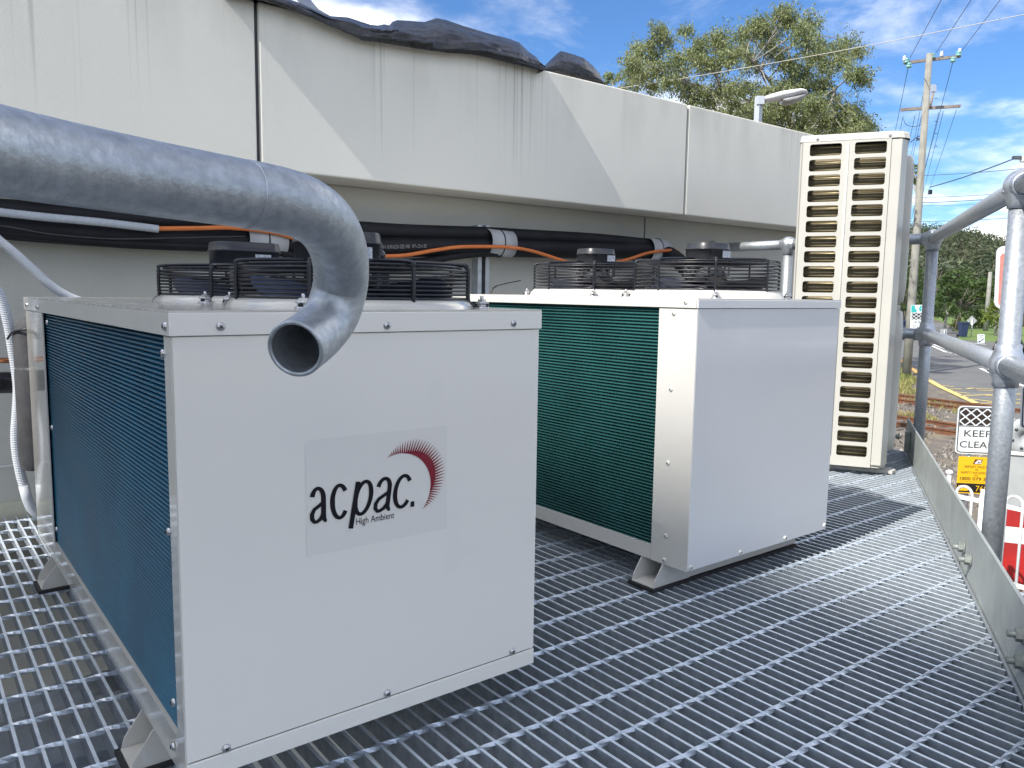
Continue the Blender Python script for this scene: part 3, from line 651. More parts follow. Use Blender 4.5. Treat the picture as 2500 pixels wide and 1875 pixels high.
single('insulated_pipe', mb, FOAM, 'thin black lagged pipe sagging beneath the thicker pair', 'pipe', 'black lagged pipes on the wall')
mb = MB(); mb.tube(wpath([(340, 556), (386, 558), (480, 557), (560, 556), (640, 563), (690, 573), (740, 590), (800, 612), (860, 623), (930, 625), (990, 623), (1060, 611), (1120, 603), (1190, 602), (1245, 604), (1300, 613), (1380, 638), (1420, 646), (1470, 646), (1530, 634), (1580, 618), (1622, 612), (1650, 612), (1658, 620), (1653, 630)], 2.708), .0074, 10)
single('orange_cable', mb, ORANGE, 'bright orange electrical cable looping along the black pipes', 'cable')
def corrugated(path_pts, r, name, label, m=CONDUIT):
    P = smooth(path_pts, 12); L_ = [0]
    for i in range(1, len(P)): L_.append(L_[-1]+(P[i]-P[i-1]).length)
    Q = []; R = []; pitch = .0046; n = int(L_[-1]/pitch*4); j = 0
    for i in range(n+1):
        s_ = L_[-1]*i/n
        while j < len(P)-2 and L_[j+1] < s_: j += 1
        f = (s_-L_[j])/max(1e-9, L_[j+1]-L_[j]); Q.append(P[j].lerp(P[j+1], f)); R.append(r*(1.0, 1.0, .89, .89)[i % 4])
    mb = MB(); mb.tube(Q, R, 14, sm=False); single(name, mb, m, label, 'conduit', 'grey corrugated conduits')
corrugated([aty(a, b, 2.700) for a, b in ((-200, 492), (-60, 509), (0, 518), (120, 531), (250, 543), (386, 559))], .0125, 'corrugated_conduit', 'grey corrugated conduit lying on the black pipes and sleeving the orange cable')
corrugated([aty(a, b, 2.50) for a, b in ((-90, 520), (-40, 555), (0, 589), (40, 622), (80, 658), (115, 690), (155, 718), (200, 737), (260, 752), (330, 765))], .0128, 'corrugated_conduit', 'grey corrugated conduit curving down behind the lid of the near condenser')
corrugated([aty(a, b, 2.42) for a, b in ((-60, 640), (-20, 690), (4, 730), (22, 800), (31, 855), (39, 900), (44, 950), (41, 1010), (38, 1060), (41, 1105), (50, 1155), (60, 1190))], .0125, 'corrugated_conduit', 'grey corrugated conduit hanging down the wall left of the near condenser')
mb = MB(); mb.tube([aty(a, b, 2.415) for a, b in ((58, 1186), (66, 1216), (76, 1240), (92, 1256), (110, 1262))], [.0125, .013, .013, .013, .012], 16); single('conduit_sleeve', mb, CONDUIT, 'smooth grey sleeve at the foot of the hanging conduit', 'conduit')
# tape-wrapped vertical lagging, copper and black stubs left of the near unit
lag = thing('lagged_riser', 'dark grey taped foam riser beside the near condenser post', 'pipe', aty(75, 1000, 2.38))
prof = []; a = aty(70, 905, 2.38); ztopl = aty(80, 770, 2.38).z; zj = aty(80, 897, 2.38).z; zbl = aty(80, 1145, 2.38).z
mb = MB(); cx = aty(82, 900, 2.38).x; mb.lathe(V((cx, 2.38, 0)), [(0, ztopl), (.022, ztopl-.006), (.036, ztopl-.025), (.042, ztopl-.05), (.043, zj+.003)], 24); part('lagging_sleeve', mb, FOAMG, lag)
mb = MB(); mb.lathe(V((cx, 2.38, 0)), [(.043, zj-.003), (.044, zj-.02), (.0435, zbl+.02), (.034, zbl)], 24); part('lagging_sleeve', mb, FOAMG, lag)
mb = MB(); mb.lathe(V((cx, 2.38, 0)), [(.042, zj-.004), (.042, zj+.004)], 24); part('foil_tape', mb, SCREW, lag)
mb = MB(); mb.lathe(V((cx+.02, 2.36, 0)), [(0, zbl+.01), (.03, zbl), (.034, zbl-.02), (.034, zbl-.12)], 20); part('lagging_sleeve', mb, FOAMG, lag)
mb = MB(); mb.tube(smooth([aty(18, 828, 2.40), aty(30, 812, 2.37), aty(52, 806, 2.34), aty(70, 803, 2.33)], 5), .003, 6); part('cable_tie', mb, WIRE, lag)
mb = MB(); mb.tube([aty(-120, 879, 2.45), aty(45, 880, 2.45)], .0072, 12); single('copper_pipe', mb, COPPER, 'bare copper pipe stub entering at the left edge', 'pipe')
mb = MB(); mb.tube([aty(-160, 934, 2.50), aty(60, 934, 2.50)], .029, 16); single('insulated_pipe', mb, mat('shiny_black_tape', (.012, .012, .016), .25, bump=.5, bscale=60), 'shiny black taped pipe stub at the left edge under the copper pipe', 'pipe')
mb = MB(); a = aty(-40, 1142, WY-.004); mb.obox(V((.2, WY-.003, aty(0, 1139, WY-.003).z)), X*1.4, Y*.002, Z*.003); single('wall_trim', mb, SCREWW, 'thin pale trim line low on the wall behind the near condenser', 'trim')
def strap(xa, xb, yt, yb, label):
    c0 = aty((xa+xb)/2, (yt+yb)/2, 2.765); a = aty(xa, (yt+yb)/2, 2.765).x; b = aty(xb, (yt+yb)/2, 2.765).x
    h = (aty(xa, yt, 2.72).z-aty(xa, yb, 2.72).z)/2; mid = (a+b)/2
    t = thing('pipe_strap', label, 'strap', V((mid, 2.765, c0.z)), 'grey straps round the pipes')
    def ell(x, f): return [V((x, 2.765+math.cos(k/28*2*math.pi)*.052*f, c0.z-(x-mid)*.02+math.sin(k/28*2*math.pi)*h*f)) for k in range(28)]
    mb = MB(); mb.grid([ell(a, .97), ell(a, 1), ell(b, 1), ell(b, .97)], True, True); part('band', mb, STRAP, t)
    mb = MB(); R = []
    for k in range(33):
        p = ell(mid, 1.012)[k % 28 if k < 28 else (k-28) % 28]; R.append(p)
    mb.tube(R[:29], .0028, 6, False); part('cable_tie', mb, WIRE, t)
strap(598, 692, 553, 622, 'grey strap partly hidden behind the foreground pipe bend')
strap(1186, 1246, 560, 628, 'grey strap in front of the wall strut, middle of the three')
strap(1580, 1623, 582, 640, 'grey strap beside the far end where the pipes turn down')
for xa, yt, lab in ((1160, 549, 'steel strut channel fixed to the wall under the middle strap'), (1552, 632, 'short steel strut channel behind the far strap')):
    a = aty(xa, 640, 2.835).x; zt_ = aty(xa, yt, 2.835).z; mb = MB(); w = .062 if xa < 1300 else .05
    mb.box(a, a+.021, 2.815, WY-.001, -.66, zt_); mb.box(a+.041, a+.062, 2.815, WY-.001, -.66, zt_); mb.box(a+.021, a+.041, 2.850, WY-.001, -.66, zt_-.01, 1)
    single('strut_channel', mb, [GALV, FOAM], lab, 'strut', 'wall struts holding the pipes')
mb = MB(); mb.tube(smooth([aty(1198, 716, 2.40), aty(1204, 704, 2.40), aty(1216, 697, 2.41), aty(1245, 690, 2.42), aty(1271, 685, 2.43)], 6), [.0032]*12+[.0022]*13, 8); single('loose_wire', mb, WIRE, 'short loose black wire end sticking up behind the second condenser', 'wire')

# ================================================================== tarpaulins over the parapet
def interp(pts_, x):
    for (a, b), (c, d) in zip(pts_, pts_[1:]):
        if x <= c: return b+(d-b)*(x-a)/(c-a)
    return pts_[-1][1]
def tarp(name, label, topl, botl, x0, x1, nx, y_front, y_back, lean, seed, m=TARP):
    mb = MB(); ny = 26; rows = []
    for i in range(nx+1):
        x = x0+(x1-x0)*i/nx; yt, yb = interp(topl, x), interp(botl, x); row = []
        end = min(1, 8*min(i, nx-i)/nx+.25)
        for j in range(ny+1):
            f = j/ny; py = yb+(yt-yb)*f
            bul = math.sin(math.pi*min(1, f*1.15))*lean*end
            yy_ = y_front-bul+(y_back-y_front)*f**2.2
            p = aty(x, py, yy_)
            if p.z < PT+.014 and yy_ > PY-.016 and y_front < PY: p = aty(x, py, PY-.016)
            nz = .7*noise.fractal(V((p.x*5, f*2.5+seed, seed)), .9, 2.1, 3)+.9*(.5-abs(noise.noise(V((p.x*3.2+f*1.5, f*8-p.x*2, seed+3)))))+.40*(.5-abs(noise.noise(V((p.x*12+f*7, f*13-p.x*5, seed+6)))))
            row.append(p+V((0, -1, .15))*nz*.017*(.08+math.sin(math.pi*f)))
        row += [row[-1]+V((0, .03, -.03)), row[-1]+V((0, .10, -.20)), V((row[0].x, PY+.10, PT-.03))]
        rows.append(row)
    mb.grid(rows, True)
    for r_ in (rows[0], rows[-1]): mb.face(r_ if r_ is rows[-1] else r_[::-1])
    return single(name, mb, m, label, 'tarpaulin', 'black tarpaulins on the parapet')
T1T = [(560, -60), (640, -25), (735, 8), (790, 34), (808, 39), (850, 42), (880, 52), (905, 60), (922, 62), (938, 59), (950, 62), (958, 53), (970, 49), (1000, 51), (1036, 54), (1066, 44), (1090, 49), (1130, 63), (1200, 84), (1245, 95), (1268, 104), (1290, 126), (1310, 140), (1327, 162)]
T1B = [(560, -14), (640, 3), (680, 14), (760, 44), (830, 74), (868, 90), (885, 99), (930, 104), (1000, 116), (1090, 129), (1150, 133), (1190, 140), (1260, 157), (1327, 173)]
tarp('tarpaulin', 'long crumpled black tarpaulin bundle draped over the parapet top', T1T, T1B, 560, 1327, 300, PY-.042, PY+.17, .022, 2.3)
T2T = [(1318, 168), (1332, 158), (1348, 142), (1366, 126), (1372, 125), (1400, 133), (1425, 142), (1447, 160), (1462, 178), (1474, 203)]
T2B = [(1318, 172), (1360, 180), (1400, 190), (1474, 209)]
tarp('tarpaulin', 'small humped black tarpaulin bundle at the right end of the covered parapet', T2T, T2B, 1318, 1474, 80, PY+.03, PY+.15, .02, 8.8)
mb = MB(); q = [(705, -30), (745, -25), (762, 4), (778, 22), (806, 38), (770, 24), (735, 8)]; mb.prism([aty(a, b, PY+.21) for a, b in q], Y*.01); single('tarpaulin', mb, TARPB, 'pale blue underside flap of tarpaulin folded up at the upper left', 'tarpaulin', 'black tarpaulins on the parapet')

exec_bg = True
# ================================================================== street, railway, verge
ASPH = mat('asphalt', (.11, .11, .108), .85, col2=(.14, .14, .137), scale=.8, bump=.2, bscale=30, streak=((.085, .085, .088), (.25, 1.1, 1), .55, .75))
DIRT = mat('ballast_dirt', (.17, .145, .115), .95, col2=(.095, .085, .075), scale=6, bump=.8, bscale=14, streak=((.22, .18, .11), (1.3, 1.3, 1), .55, .7))
CONC = mat('yard_concrete', (.095, .09, .082), .9, col2=(.07, .066, .062), scale=1.3, bump=.15, bscale=20)
GRASS = mat('verge_grass', (.10, .13, .03), .9, col2=(.19, .165, .06), scale=2.2, bump=.8, bscale=24)
LAWN = mat('lawn_grass', (.09, .15, .028), .9, col2=(.13, .19, .04), scale=.7, bump=.5, bscale=9)
YPAINT = mat('yellow_paint', (.66, .50, .16), .7, col2=(.50, .40, .16), scale=6)
OPAINT = mat('orange_paint', (.62, .28, .05), .7, col2=(.5, .33, .1), scale=3)
WPAINT = mat('white_paint', (.72, .72, .70), .7)
RUST = mat('rusty_rail', (.20, .085, .04), .7, .3, col2=(.13, .06, .035), scale=8)
def G(x, y, dz=0): p = atz(x, y, ROADZ); return V((p.x, p.y, ROADZ+dz))
mb = MB(); mb.box(-3000, 3000, -3000, 3000, ROADZ-.5, ROADZ-.02); setting('ground', mb, DIRT)
mb = MB(); mb.face([(-12, -14, ROADZ-.012), (9.0, -14, ROADZ-.012), (9.0, 12, ROADZ-.012), (-12, 12, ROADZ-.012)]); setting('yard', mb, CONC)
kl = [(18.0, 4.7), (25.3, 9.875), (29.42, 12.86), (31.92, 14.49), (39.73, 19.24), (57, 29.4), (85, 46), (120, 66), (160, 88)]     # left kerb of the street
far_edge = [G(2335, 829), G(2441, 836), G(2560, 843)]
FE = V((62.0, 24.2, 0))
mb = MB(); P = [(a, b, ROADZ-.006) for a, b in kl] + [(166, 80, ROADZ-.006), (88, 37, ROADZ-.006)] + [(p.x, p.y, ROADZ-.006) for p in far_edge] + [(60, -4, ROADZ-.006), (58, -40, ROADZ-.006), (20, -30, ROADZ-.006), (12, -8, ROADZ-.006)]
mb.face(P); setting('road', mb, ASPH)
def strip(name, pts_, w, m, dz=.0):
    mb = MB(); P = [V((a, b, ROADZ+dz)) for a, b in pts_]; rows = []
    for i, p in enumerate(P):
        t = (P[min(i+1, len(P)-1)]-P[max(i-1, 0)]).normalized(); nn = V((-t.y, t.x, 0)); rows.append([p-nn*w/2, p+nn*w/2])
    mb.grid(rows, False); return setting(name, mb, m)
strip('kerb_marking', [(31.5, 14.16), (33.5, 15.42), (39.73, 19.20), (48, 24.0)], .20, OPAINT, .004)
strip('edge_line', [(25.2, 9.75), (29.42, 12.80), (31.45, 14.12)], .24, YPAINT, .004)
gpt = lambda x, y: (atz(x, y, ROADZ).x, atz(x, y, ROADZ).y)
strip('centre_line', [gpt(2265, 840), gpt(2290, 851), gpt(2311, 860)], .18, WPAINT, .004)
strip('centre_line', [gpt(2316, 861), gpt(2323, 862.5)], .15, WPAINT, .004); strip('centre_line', [gpt(2332, 864), gpt(2341, 866)], .15, WPAINT, .004)
strip('centre_line', [gpt(2394, 899.5), gpt(2421.5, 912), gpt(2485, 937), gpt(2560, 966)], .17, WPAINT, .004)
strip('centre_line', [gpt(2283, 841), gpt(2300, 848), gpt(2311, 852)], .30, WPAINT, .004)
strip('giveway_line', [gpt(2345, 835), gpt(2408, 841)], .25, WPAINT, .004)
D6 = lambda x, y: gpt(2200+x/6.637, 800+y/6.637)
for a, b in (((640, 935), (860, 957)), ((760, 995), (980, 994)), ((1060, 990), (1180, 978)), ((1180, 982), (1560, 1002)), ((1230, 1010), (1560, 1032)), ((850, 1036), (1110, 1066)), ((960, 1102), (1540, 1083)), ((1330, 1092), (1560, 1112)), ((1080, 1148), (1560, 1212)), ((1200, 1228), (1560, 1220)), ((1840, 1080), (2100, 1068)), ((1840, 1160), (2100, 1185)), ((1840, 1225), (2100, 1218))):
    strip('box_marking', [D6(*a), D6(*b)], .13, YPAINT, .004)
# island with the keep left sign
mb = MB(); P = [G(2372, 850), G(2398, 855), G(2440, 868), G(2436, 872), G(2392, 860)]; mb.prism([p+Z*.001 for p in P], Z*.13); setting('traffic_island', mb, mat('island_concrete', (.35, .30, .24), .9, col2=(.28, .2, .14), scale=3))
# grass verge and far lawns
def sheet(name, pts_, m, dz): mb = MB(); mb.face([(a, b, ROADZ+dz) for a, b in pts_]); return setting(name, mb, m)
sheet('verge', [(26.6, 12.6), (29.0, 13.6), (31.3, 14.45), (33.4, 15.75), (39.6, 19.6), (57, 29.9), (80, 43.6), (78, 60), (40, 45), (27, 22)], GRASS, -.010)
sheet('lawn', [(p.x+.3, p.y, ) for p in far_edge] + [(62, -6), (300, -60), (300, 160), (180, 95), (168, 78), (88, 36.5)], LAWN, -.010)
sheet('far_verge', [(85, 47), (120, 67.5), (160, 90), (150, 140), (80, 100)], LAWN, -.009)
def tufts(name, spots, n, h, m, seed):
    rnd = random.Random(seed); mb = MB()
    for _ in range(n):
        (x0, y0), (x1, y1), (x2, y2) = rnd.choice(spots); a, b = rnd.random(), rnd.random()
        if a+b > 1: a, b = 1-a, 1-b
        p = V((x0+(x1-x0)*a+(x2-x0)*b, y0+(y1-y0)*a+(y2-y0)*b, ROADZ-.02)); hh = h*(.4+rnd.random()); th = rnd.random()*6.28
        d = V((math.cos(th), math.sin(th), 0))*.025; ln = V((rnd.uniform(-.4, .4), rnd.uniform(-.4, .4), 1))*hh; mb.face([p-d, p+d, p+ln])
    return setting(name, mb, m, 'stuff')
GBL = mat('grass_blades', (.11, .15, .03), .8, col2=(.24, .21, .08), scale=1.5, isl=.35)
tufts('grass', [((26.8, 12.7), (31.3, 14.4), (29, 18)), ((31.3, 14.4), (29, 18), (40, 24)), ((31.3, 14.5), (39.7, 19.7), (40, 24)), ((39.7, 19.7), (40, 24), (57, 31))], 9000, .13, GBL, 3)
tufts('grass', [((22.6, 9.0), (25.4, 10.6), (24.6, 12.2)), ((25.2, 11.9), (27.8, 12.6), (27.0, 14)), ((20.8, 8.9), (22.0, 9.9), (21.0, 11))], 1100, .10, mat('dry_grass', (.26, .21, .09), .85, col2=(.16, .17, .05), scale=2, isl=.3), 4)
def stones(name, spots, n, seed):
    rnd = random.Random(seed); mb = MB()
    for _ in range(n):
        (x0, y0), (x1, y1), (x2, y2) = rnd.choice(spots); a, b = rnd.random(), rnd.random()
        if a+b > 1: a, b = 1-a, 1-b
        p = V((x0+(x1-x0)*a+(x2-x0)*b, y0+(y1-y0)*a+(y2-y0)*b, ROADZ-.02)); r = rnd.uniform(.02, .055)
        q = [p+V((rnd.uniform(-r, r), rnd.uniform(-r, r), 0)) for _ in range(3)]; t_ = p+V((rnd.uniform(-r, r), rnd.uniform(-r, r), r*1.3))
        for i in range(3): mb.face([q[i], q[(i+1) % 3], t_])
    return setting(name, mb, mat('ballast_stone', (.20, .18, .16), .9, isl=.5), 'stuff')
stones('gravel', [((14, 6.5), (25.5, 10.5), (19, 14)), ((25.5, 10.5), (19, 14), (27, 16)), ((9.5, 4), (14, 6.5), (15, 12)), ((9.5, 1), (16, 3.6), (14, 6.5)), ((16, 3.6), (14, 6.5), (24.5, 9.3)), ((9, 4), (15, 12), (9, 14))], 12000, 5)
# two narrow gauge tracks
def railtrack(pa, pb, label):
    (xa, ya), (xb, yb) = pa, pb; d = V((xb-xa, yb-ya, 0)).normalized(); nn = V((-d.y, d.x, 0)); c = V(((xa+xb)/2, (ya+yb)/2, ROADZ))
    t = thing('railway_track', label, 'railway track', c, 'rusty railway tracks'); mid0, mid1 = c-d*6+nn*0, c+d*40
    for s in (-1, 1):
        mb = MB(); o_ = nn*(s*.5335)
        for w, h0, h1 in ((.06, -.02, .0), (.010, .0, .075), (.035, .075, .11)):
            a, b = c-d*3.2+o_, c+d*45+o_; mb.obox((a+b)/2+Z*((h0+h1)/2), (b-a)/2, nn*w, Z*((h1-h0)/2))
        part('rail', mb, RUST, t)
    for i in range(22):
        mb = MB(); q = c+d*(i*.65-2.6); mb.obox(q+Z*-.02, nn*1.05, d*.11, Z*.025); part('sleeper', mb, DIRT, t)
railtrack((24.30, 11.10), (24.42, 12.4), 'farther rusty railway track beside the grass verge')
railtrack((19.75, 9.0), (19.87, 10.4), 'nearer rusty railway track just beyond the guard rail')

# ================================================================== trees
LEAF = mat('eucalypt_leaf', (.165, .21, .085), .5, col2=(.27, .295, .135), scale=.9, isl=.45)
LEAFD = mat('dark_leaf', (.040, .075, .016), .6, col2=(.075, .12, .028), scale=.6, isl=.4)
LEAFM = mat('mid_leaf', (.06, .095, .025), .6, col2=(.11, .14, .042), scale=.5, isl=.4)
LEAFY = mat('bright_leaf', (.12, .17, .025), .6, col2=(.17, .21, .04), scale=.6, isl=.3)
def thin(m, f=.38):
    """leaves let some light through"""
    t = m.node_tree; ns = t.nodes; b = ns['Principled BSDF']; o = [n for n in ns if n.type == 'OUTPUT_MATERIAL'][0]
    tr = ns.new('ShaderNodeBsdfTranslucent'); mxn = ns.new('ShaderNodeMixShader'); mxn.inputs[0].default_value = f
    if b.inputs['Base Color'].links: t.links.new(b.inputs['Base Color'].links[0].from_socket, tr.inputs['Color'])
    t.links.new(b.outputs[0], mxn.inputs[1]); t.links.new(tr.outputs[0], mxn.inputs[2]); t.links.new(mxn.outputs[0], o.inputs['Surface']); return m
for m_ in (LEAF, LEAFD, LEAFM, LEAFY): thin(m_)
BARK = mat('grey_bark', (.20, .185, .16), .9, col2=(.32, .30, .27), scale=3, bump=.3, bscale=12)
BARKD = mat('brown_bark', (.085, .07, .055), .9, bump=.3, bscale=12)
def leaf(mb, p, sz, rnd, droop=.5):
    d = V((rnd.gauss(0, 1), rnd.gauss(0, 1), rnd.gauss(0, .8)-droop)).normalized(); s_ = d.cross(V((rnd.gauss(0, 1), rnd.gauss(0, 1), rnd.gauss(0, 1)))).normalized()
    mb.face([p, p+d*sz*.4-s_*sz*.17, p+d*sz, p+d*sz*.45+s_*sz*.17])
def clump(mb, c, r, n, sz, rnd, flat=.8, droop=.5):
    for _ in range(n):
        d = V((rnd.gauss(0, 1), rnd.gauss(0, 1), rnd.gauss(0, 1))).normalized()*(rnd.random()**.45)*r; d.z *= flat
        leaf(mb, c+d, sz*rnd.uniform(.6, 1.3), rnd, droop)
rnd = random.Random(11)
E8 = [(980,50,48),(1000,95,36),(1105,105,52),(1060,150,40),(1095,205,45),(870,105,45),(835,150,50),(905,160,40),(765,165,42),(640,185,42),(665,230,50),(560,215,34),(480,150,20),(330,150,28),(372,195,32),(225,230,15),(230,275,13),(292,215,10),(300,290,36),(205,310,34),(190,370,34),(250,370,34),(350,340,44),(430,290,42),(520,265,42),(560,320,52),(640,320,52),(710,290,46),(765,255,46),(820,330,42),(900,230,46),(935,275,40),(1000,310,34),(1050,350,36),(1130,300,44),(1170,240,40),(1185,330,36),(1255,250,38),(1300,215,36),(1355,265,30),(1290,320,38),(1345,370,44),(1385,400,30),(1060,410,55),(980,440,55),(1105,460,62),(1180,430,52),(1000,505,64),(900,470,55),(800,450,52),(720,455,48),(640,440,44),(560,470,44),(500,510,48),(600,525,55),(700,540,55),(780,560,58),(860,565,58),(950,585,66),(1040,575,70),(1130,545,64),(1220,520,52),(1250,590,62),(1325,555,44),(1160,620,60),(1080,645,60),(1340,630,48),(1400,615,30),(1395,665,34),(1255,660,55),(430,385,38),(385,425,32),(480,445,32),(300,440,22),(205,425,24),(900,640,60),(780,640,60),(640,620,55),(1320,700,55),(1200,720,60),(1050,720,60)]
TD = 30.0
et = thing('eucalyptus_tree', 'large spreading eucalyptus tree standing behind the parapet', 'tree', V((*(dep(1990, 500, TD+2.0).to_2d()), ROADZ)))
tb = V(et['org']); mbc = MB(); mbt = MB()
forks = {}
trunk_top = dep(1960, 330, TD+2); mbt.tube(smooth([tb, tb.lerp(trunk_top, .55)+V((.2, .1, 0)), trunk_top], 6), [.26-.010*i for i in range(13)], 9)
limbs = [(1450+x/2.1067, y/2.1067) for x, y in ((1100, 470), (880, 420), (640, 430), (480, 430), (330, 380), (1250, 450), (760, 260), (1000, 260), (1100, 210), (1240, 330))]
limbp = []
for i, (a, b) in enumerate(limbs):
    e_ = dep(a, b, TD+rnd.uniform(-1.5, 2.5)); s0 = tb.lerp(trunk_top, rnd.uniform(.72, 1.0)); mid = s0.lerp(e_, .5)+V((0, 0, .5))
    P = smooth([s0, mid, e_], 5); mbt.tube(P, [.085-.0055*k for k in range(len(P))], 7); limbp += P[3:]
for x, y, r in E8:
    d = TD+rnd.uniform(-2.0, 2.6); c = dep(1450+x/2.1067, y/2.1067, d); R = r/2.1067*d/F*1.12
    n = int(150+1200*(r/50)**2)
    for _ in range(int(26+34*(r/50)**2)):            # drooping sprays of leaves on fine twigs
        a_ = c+V((rnd.gauss(0, .5), rnd.gauss(0, .5), rnd.gauss(0, .42)))*R*1.02; d_ = V((rnd.gauss(0, 1), rnd.gauss(0, 1), rnd.gauss(-.5, .7))).normalized()*rnd.uniform(.25, .6)
        for _ in range(int(rnd.uniform(12, 30))):
            f_ = rnd.random(); leaf(mbc, a_+d_*f_+V((rnd.gauss(0, .07), rnd.gauss(0, .07), rnd.gauss(0, .07))), rnd.uniform(.07, .15), rnd, 1.1)
    if x < 620 and y < 330 and y > 180: clump(mbc, c+V((0, 0, -.3)), R*1.2, 160, .11, rnd, .8, .8)
    bp = min(limbp, key=lambda q: (q-c).length); m_ = bp.lerp(c, .5)+V((rnd.uniform(-.2, .2), rnd.uniform(-.2, .2), rnd.uniform(-.1, .3)))
    mbt.tube(smooth([bp, m_, c], 3), [.028, .026, .024, .021, .017, .013, .009], 5)
    for _ in range(3):
        e_ = c+V((rnd.gauss(0, 1), rnd.gauss(0, 1), rnd.gauss(0, .7)))*R*.7; mbt.tube([c, c.lerp(e_, .5)+V((0, 0, .06)), e_], [.014, .010, .005], 4)
part('trunk', mbt, BARK, et); part('crown', mbc, LEAF, et)
def tree(name, label, base_px, depth, crowns, m, bark=BARKD, group='trees beyond the street', leafsz=.5, dens=1.0, trunk_r=.25, seed=1):
    """crowns: (px, py, radius px); stands at street level under base_px"""
    rnd = random.Random(seed); b = dep(base_px, 800, depth); t = thing(name, label, 'tree', V((b.x, b.y, ROADZ)), group)
    o = V(t['org']); mc = MB(); mt = MB(); cs = []
    for x, y, r in crowns:
        d = depth+rnd.uniform(-.03, .03)*depth; c = dep(x, y, d); R = r*d/F; cs.append((c, R))
        for _ in range(7):
            cc_ = c+V((rnd.gauss(0, 1), rnd.gauss(0, 1), rnd.gauss(0, .7)))*R*.5
            clump(mc, cc_, R*.55, int(max(12, 150*(R/leafsz/6)**2*dens)), leafsz, rnd, .6, .1)
    topc = max(cs, key=lambda q: q[0].z); low_ = min(cs, key=lambda q: q[0].z)
    fork = V((o.x, o.y, ROADZ+max(1.5, (low_[0].z-ROADZ)*.8))); mt.tube([o, o.lerp(fork, .5)+V((.15, .1, 0)), fork], [trunk_r, trunk_r*.8, trunk_r*.6], 8)
    for c, R in cs: mt.tube([fork, fork.lerp(c, .5)+V((0, 0, .4)), c], [trunk_r*.45, trunk_r*.3, trunk_r*.1], 6)
    part('trunk', mt, bark, t); part('crown', mc, m, t); return t
tree('eucalyptus_tree', 'sparse eucalyptus tip seen just right of the small tarpaulin bundle', 1508, 45, [(1490, 183, 14), (1508, 196, 16), (1480, 200, 10), (1525, 215, 14)], LEAF, BARK, 'trees behind the parapet', .25, 2.0, .15, 21)
tree('eucalyptus_tree', 'small leafy tree top showing between the tall condenser and the timber pole', 2226, 60, [(2228, 405, 14), (2232, 430, 13), (2224, 445, 12), (2222, 420, 14)], LEAFM, BARK, 'trees beyond the street', .35, 1.2, .2, 22)
tree('shade_tree', 'broad dark green tree with spreading layers beyond the junction', 2335, 84, [(2300, 690, 26), (2335, 680, 30), (2370, 690, 30), (2400, 700, 24), (2310, 720, 28), (2350, 725, 32), (2390, 730, 26), (2330, 755, 26), (2370, 760, 22), (2290, 745, 18), (2420, 715, 18)], LEAFD, leafsz=.55, dens=1.6, seed=31)
tree('shade_tree', 'pale trunked dark tree left of the diamond sign', 2308, 72, [(2300, 735, 22), (2325, 750, 20), (2290, 760, 16), (2310, 765, 15)], LEAFD, BARK, leafsz=.5, dens=1.2, trunk_r=.16, seed=32)
tree('shade_tree', 'dark tree behind the base of the timber power pole', 2205, 110, [(2195, 690, 26), (2225, 670, 26), (2240, 700, 24), (2210, 730, 26), (2190, 750, 18), (2255, 735, 22), (2235, 755, 16)], LEAFD, leafsz=.7, dens=1.4, seed=33)
tree('shade_tree', 'yellow green leafy tree beside the second timber pole', 2432, 70, [(2425, 755, 22), (2445, 745, 20), (2410, 775, 15), (2455, 770, 18), (2480, 760, 22), (2440, 780, 16)], LEAFY, BARK, leafsz=.45, dens=1.3, trunk_r=.15, seed=34)
tree('shade_tree', 'mid green bushy tree between the diamond sign and the second pole', 2395, 88, [(2385, 770, 18), (2405, 755, 20), (2395, 790, 18), (2420, 790, 14), (2375, 790, 12)], LEAFM, leafsz=.5, dens=1.3, seed=35)
tree('shade_tree', 'dark bush standing behind the blue bin', 2340, 80, [(2335, 795, 14), (2345, 780, 14), (2330, 810, 10)], LEAFM, leafsz=.4, dens=1.2, seed=36)
tree('shade_tree', 'shaded tree behind the near guard rail post', 2500, 95, [(2500, 720, 30), (2530, 700, 36), (2480, 690, 22), (2560, 740, 36), (2470, 735, 18)], LEAFD, leafsz=.7, dens=1.2, seed=37)
tree('shade_tree', 'greyish tall tree halfway up the slope behind the timber pole', 2280, 140, [(2290, 640, 24), (2262, 650, 22), (2310, 650, 24), (2240, 640, 20), (2330, 655, 20), (2300, 668, 24)], mat('grey_green_leaf', (.085, .115, .07), .6, col2=(.12, .145, .085), scale=.4, isl=.35), leafsz=.9, dens=1.2, seed=38)

